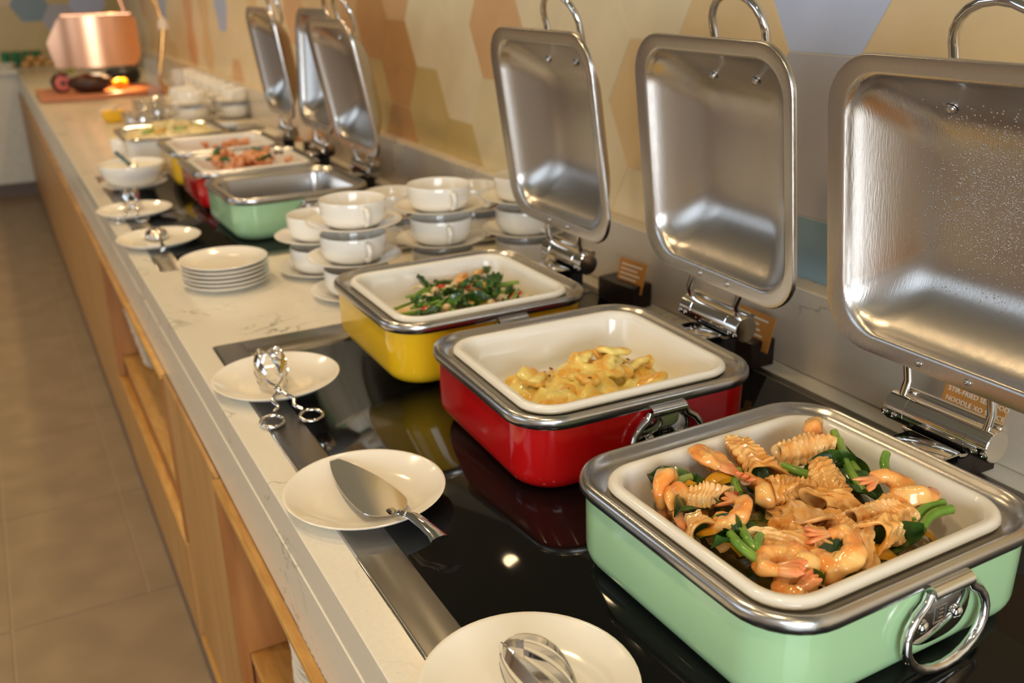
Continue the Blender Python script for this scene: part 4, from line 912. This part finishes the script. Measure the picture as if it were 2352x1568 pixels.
# ------------------------------------------------------------------ far end of the buffet
bd = thing('carving_board', 'reddish carving board under the roasts at the far end', 'board', (0.39, 6.93, H + 0.0004))
MB().bbox(-0.365, 0.365, -0.27, 0.27, 0.0, 0.034, 0.006).build('board', M_['board'], bd)
MB().bbox(-0.355, -0.16, -0.245, -0.215, 0.034, 0.046, 0.004).build('rail', M_['board'], bd)
def roast(x, y, rx, ry, rz_, seed, label, mt='roast'):
    mb = MB(); mb.ball((0, 0, 0), 1.0, 26); mb.v = [(p[0] * rx * (1 + 0.16 * fbm((p[0], p[1], p[2] + seed), 2.2)), p[1] * ry, p[2] * rz_ * (1 + 0.15 * fbm(p, 2.0))) for p in mb.v]
    t = thing('roast_joint', label, 'meat', (x, y, H + 0.0345 + rz_ * 0.99)); mb.build('crust', M_[mt], t, angle=80); return t
m1 = roast(0.175, 6.90, 0.065, 0.08, 0.062, 1, 'small roast with a red cut face at the left of the board')
MB().lathe([(1e-5, 0.0), (0.045, 0.0), (0.045, 0.004), (1e-5, 0.005)], 24).build('cut_face', M_['rare'], m1, (0.0, -0.072, 0.0), (PI / 2, 0, 0))
m2 = roast(0.335, 6.78, 0.135, 0.10, 0.058, 2, 'dark crusted roast in the middle of the carving board')
pg = MB(); rp = random.Random(4)
for k in range(14):
    a = rp.uniform(-.6, .6); pg.tube([(0.02 * a, 0, 0), (0.05 * a, 0.02 * a, 0.07), (0.09 * a, 0.03 * a, 0.13 + 0.04 * rp.random())], [0.006, 0.008, 0.002], 6)
tag(pg.build('rosemary_sprig', M_['herb'], None, (0.235, 6.86, H + 0.15), angle=60), 'green rosemary sprig standing on the small roast', 'herb')
for (x, y, r_, lab) in ((0.505, 6.84, 0.036, 'bright orange fruit right of the dark roast'), (0.545, 6.93, 0.032, 'second orange fruit behind the bright one')):
    o = thing('orange_fruit', lab, 'fruit', (x, y, H + 0.034 + r_), 0, 'fruit on the carving board'); MB().ball((0, 0, 0), r_, 20).build('peel', M_['orange'], o, angle=80); MB().ball((0, 0, r_), 0.004, 8).build('stalk', M_['herb'], o)
# copper heat lamp hood hanging over the board
hl = thing('heat_lamp', 'big copper heat lamp hood hanging over the roasts', 'heat lamp', (0.42, 6.98, H + 0.19), -0.15)
prof = [(0.16, 0.30), (-0.16, 0.30), (-0.185, 0.285), (-0.268, 0.15), (-0.265, 0.12), (-0.238, 0.0), (0.238, 0.0), (0.262, 0.05), (0.262, 0.26), (0.235, 0.30)]
hood = MB(); hood.loft([[(x, y, z) for x, z in prof] for y in (-0.20, 0.20)], True, False, False)
hood.f = [f for f in hood.f if not all(abs(hood.v[i][2]) < 1e-4 for i in f)]
def span(x):
    zs = []
    for (xa, za), (xb, zb) in zip(prof, prof[1:] + prof[:1]):
        if min(xa, xb) - 1e-9 <= x <= max(xa, xb) + 1e-9 and abs(xb - xa) > 1e-6: zs.append(za + (zb - za) * (x - xa) / (xb - xa))
    return min(zs), max(zs)
for sg in (-1, 1):
    cols = []
    for k in range(33):
        x = -0.2675 + 0.529 * k / 32; lo, hi = span(x); bow = 0.085 * (1 - ((x + 0.003) / 0.2652) ** 2)
        cols.append([(x, sg * (0.20 + max(0, bow)), lo + (hi - lo) * q / 4) for q in range(5)])
    hood.loft(cols, False)
hood.build('hood', M_['copper'], hl, angle=25)
MB().bbox(-0.17, 0.24, -0.17, 0.17, 0.298, 0.312, 0.004).build('top_plate', M_['copper'], hl)
MB().lathe([(1e-5, 0.02), (0.03, 0.02), (0.04, 0.05), (0.03, 0.09), (1e-5, 0.10)], 20).build('bulb', M_['lamp'], hl)
MB().tube([(0.20, 0.0, 0.31), (0.17, 0.0, 0.45), (0.10, 0, 0.7), (0.05, 0, CEIL - H - 0.19)], 0.013, 12).build('hanging_rod', M_['copper'], hl)
light('heat_lamp_bulb', 'SPOT', (0.47, 6.86, H + 0.205), 15, (1.0, 0.62, 0.28), spot_size=math.radians(120), spot_blend=0.5, shadow_soft_size=0.03)
br = thing('brass_stand', 'curved brass stand right of the carving board', 'stand', (0.845, 6.95, H))
MB().tube([(-0.03, 0, 0.010), (-0.07, 0, 0.05), (-0.065, 0, 0.10), (-0.03, 0, 0.25), (0.0, 0, 0.40), (-0.02, 0, 0.52), (-0.06, 0, 0.64), (-0.15, 0, 0.74)], [0.012, 0.012, 0.012, 0.013, 0.014, 0.013, 0.012, 0.010], 14).build('stem', M_['brass'], br, angle=60)
MB().lathe([(1e-5, 0.0004), (0.075, 0.0004), (0.075, 0.006), (0.02, 0.016), (1e-5, 0.018)], 28).build('base', M_['brass'], br)
MB().lathe([(0.012, 0), (0.03, -0.03), (0.038, -0.07), (0.034, -0.07), (1e-5, -0.01)], 20).build('shade', M_['ceramic'], br, (0.0, 0, 0.46))
pt = thing('black_pot', 'black round pot behind the right of the carving board', 'pot', (0.63, 7.62, H + .0004))
MB().lathe([(1e-5, 0), (0.085, 0), (0.115, 0.03), (0.118, 0.085), (0.10, 0.105), (0.03, 0.112), (1e-5, 0.112)], 32).build('pot_body', M_['black'], pt); MB().ball((0, 0, 0.12), 0.014, 12).build('lid_knob', M_['chrome'], pt)
bt = thing('black_bottle', 'tall black bottle by the tiled wall at the far end', 'bottle', (0.90, 9.22, H + 0.0004))
MB().lathe([(1e-5, 0), (0.05, 0), (0.055, 0.02), (0.048, 0.11), (0.022, 0.19), (0.018, 0.24), (1e-5, 0.245)], 24).build('bottle_body', M_['black'], bt); MB().lathe([(1e-5, 0.245), (0.02, 0.245), (0.018, 0.27), (1e-5, 0.275)], 16).build('stopper', M_['chrome'], bt)
# clear sign stands by the cups
for x, y, h_, lab in ((0.70, 6.0, 0.27, 'tall clear acrylic sign stand left of the distant cups'), (0.815, 5.92, 0.22, 'shorter clear acrylic sign stand in front of the distant cups')):
    t = thing('sign_stand', lab, 'sign stand', (x - 0.10, y, H + .0004), 0.35, 'clear sign stands'); MB().bbox(-0.003, 0.003, -0.07, 0.07, 0.006, h_, 0.001).build('panel', M_['acrylic'], t); MB().bbox(-0.035, 0.035, -0.07, 0.07, 0, 0.0055, 0.001).build('foot', M_['acrylic'], t)
# yellow bowl, wire basket, condiment pots
yb = thing('yellow_bowl', 'yellow round bowl left of the wire baskets', 'bowl', (0.305, 5.50, H + .0004))
MB().lathe([(1e-5, 0.004), (0.035, 0.004), (0.05, 0.02), (0.060, 0.058), (0.0625, 0.058), (0.055, 0.016), (0.04, 0.0), (1e-5, 0.0)], 32).build('bowl', M_['yellow'], yb); MB().lathe([(1e-5, 0.045), (0.056, 0.045), (1e-5, 0.042)], 24).build('relish', M_['cream_food'], yb)
MB().tube([(0.0, 0.02, 0.05), (0.03, 0.0, 0.075), (0.06, -0.02, 0.085)], 0.004, 8).build('teaspoon', M_['chrome'], yb)
def basket(x, y, s, label):
    t = thing('condiment_basket', label, 'basket', (x, y, H + .0004), 0.2, 'steel condiment baskets')
    for z in (0.004, 0.03, 0.06, 0.078): MB().tube([(a * s, b * s, z) for a, b, _ in rrect(0.15, 0.11, 0.02, 0)], 0.0028, 6, True).build('wire_hoop', M_['chrome'], t)
    for a, b, _ in rrect(0.15, 0.11, 0.02, 0, 2): MB().tube([(a * s, b * s, 0.004), (a * s, b * s, 0.078)], 0.002, 6).build('wire_upright', M_['chrome'], t)
    MB().bbox(-0.07 * s, 0.07 * s, -0.05 * s, 0.05 * s, 0.001, 0.0035, 0.001).build('tray', M_['steel'], t)
    for k in range(2):
        q = MB().lathe([(1e-5, 0), (0.024, 0), (0.026, 0.05), (0.018, 0.066), (1e-5, 0.068)], 18).build('pot', M_['chrome'], t, (-0.033 * s + 0.066 * s * k, 0, 0.0036)); MB().ball((0, 0, 0.072), 0.007, 10).build('knob', M_['chrome'], q)
basket(0.385, 5.22, 0.85, 'steel wire basket nearest the noodles, with shiny pots'); basket(0.49, 5.46, 0.9, 'steel wire basket behind the nearest one'); basket(0.52, 5.74, 1.0, 'steel wire basket beside the clear sign stands')
tr = thing('steel_tray', 'flat steel tray with a folded blue cloth in front of the distant cups', 'tray', (0.76, 4.86, H + .0004), 0.1)
MB().loft([rrect(0.30 + i, 0.20 + i, 0.03, z) for i, z in ((-.02, 0.0), (0, 0.006), (0.004, 0.010), (-.006, 0.009), (-.03, 0.003))], True, True, True).build('tray', M_['steel'], tr)
tag(MB().bbox(-0.10, 0.07, -0.04, 0.04, 0, 0.022, 0.006).build('folded_cloth', M_['grey_uphol'], None, (0.72, 4.86, H + 0.008), (0, 0, 0.1)), 'folded blue cloth lying on the flat steel tray', 'cloth')
wb = thing('serving_paddle', 'reddish wooden paddle behind the far yellow dish', 'board', (0.79, 4.36, H + .0004), -0.2)
MB().bbox(-0.11, 0.10, -0.09, 0.09, 0, 0.016, 0.005).build('blade', M_['board'], wb); MB().bbox(0.10, 0.20, -0.02, 0.02, 0.002, 0.014, 0.004).build('handle', M_['board'], wb)
# things on the far counter
GZ = H + 0.0004
for i, w in enumerate(['leftmost', 'second', 'third', 'rightmost']):
    t = thing('green_mug', 'shiny green mug, %s of the row on the end counter' % w, 'mug', (-0.055 + 0.082 * i, 9.72, GZ), PI / 2, 'row of green mugs')
    MB().lathe([(1e-5, 0.004), (0.033, 0.004), (0.034, 0.13), (0.037, 0.131), (0.037, 0.004), (0.034, 0), (1e-5, 0)], 24).build('mug_body', M_['green_glass'], t); MB().tube([(0.036, 0, 0.10), (0.060, 0, 0.095), (0.062, 0, 0.05), (0.036, 0, 0.035)], 0.006, 8).build('mug_handle', M_['green_glass'], t)
for i, w in enumerate(['lower', 'upper']):
    tag(MB().lathe([(1e-5, 0.003), (0.05, 0.003), (0.09, 0.032), (0.093, 0.032), (0.055, 0), (1e-5, 0)], 32).build('white_bowl', M_['ceramic'], None, (-0.075, 9.60, GZ + i * 0.018)), 'white bowl, %s of the pair before the green mugs' % w, 'bowl', 'bowls on the end counter')
for i, (x, z, lab) in enumerate(((0.085, 0.03, 'left'), (0.175, 0.03, 'middle'), (0.265, 0.03, 'right'), (0.13, 0.076, 'upper left'), (0.22, 0.074, 'upper right'))):
    mb = MB(); mb.ball((0, 0, 0), 0.034, 16); mb.v = [(p[0] * 1.3, p[1] * 1.1, p[2] * (0.85 + 0.1 * fbm(p, 30))) for p in mb.v]
    tag(mb.build('bread_roll', M_['bread'], None, (x, 9.62, GZ + z - 0.001), angle=80), 'brown crusty roll, %s of the heap on the end counter' % lab, 'bread', 'bread rolls on the end counter')

# ------------------------------------------------------------------ ceiling fittings
for i, (x, y) in enumerate(DOWN):
    w = 'row along the counter' if -1 < x < 0 else 'short wall row' if x > 0 else 'added aisle fill row'
    n_ = i + 1 if i < 8 else i - 7 if i < 12 else i - 11
    t = thing('downlight_fitting', 'round recessed downlight, %s from the camera end of the %s' % (nth(n_), w), 'downlight', (x, y, CEIL), 0, 'ceiling downlights')
    MB().lathe([(0.060, -0.0005), (0.075, -0.0005), (0.075, -0.008), (0.060, -0.012), (0.056, -0.004)], 28).build('ring', M_['white_paint'], t)
    MB().lathe([(1e-5, -0.001), (0.052, -0.001), (0.052, -0.003), (1e-5, -0.003)], 24).build('lens', M_['lamp'], t)

# ------------------------------------------------------------------ one label per look-alike piece of food
FMT = {'cut green stem among the fried greens of the near yellow dish': 'cut green stem, %s of the stems in the near yellow dish',
       'dark wilted leaf among the fried greens of the near yellow dish': 'dark wilted leaf, %s of the leaves in the near yellow dish',
       'pale curved onion slice among the fried greens of the near yellow dish': 'pale onion slice, %s of the onion in the near yellow dish',
       'pale seafood piece among the greens at the back of the near yellow dish': 'pale seafood piece, %s at the back of the near yellow dish',
       'orange braised meat chunk in the far red dish': 'orange braised meat chunk, %s in the far red dish',
       'reddish chunk in the orange stew of the far yellow dish': 'reddish stew chunk, %s in the far yellow dish'}
for base_label, fmt in FMT.items():
    number([o for o in COL.objects if o.parent is None and o.get('label') == base_label], fmt)
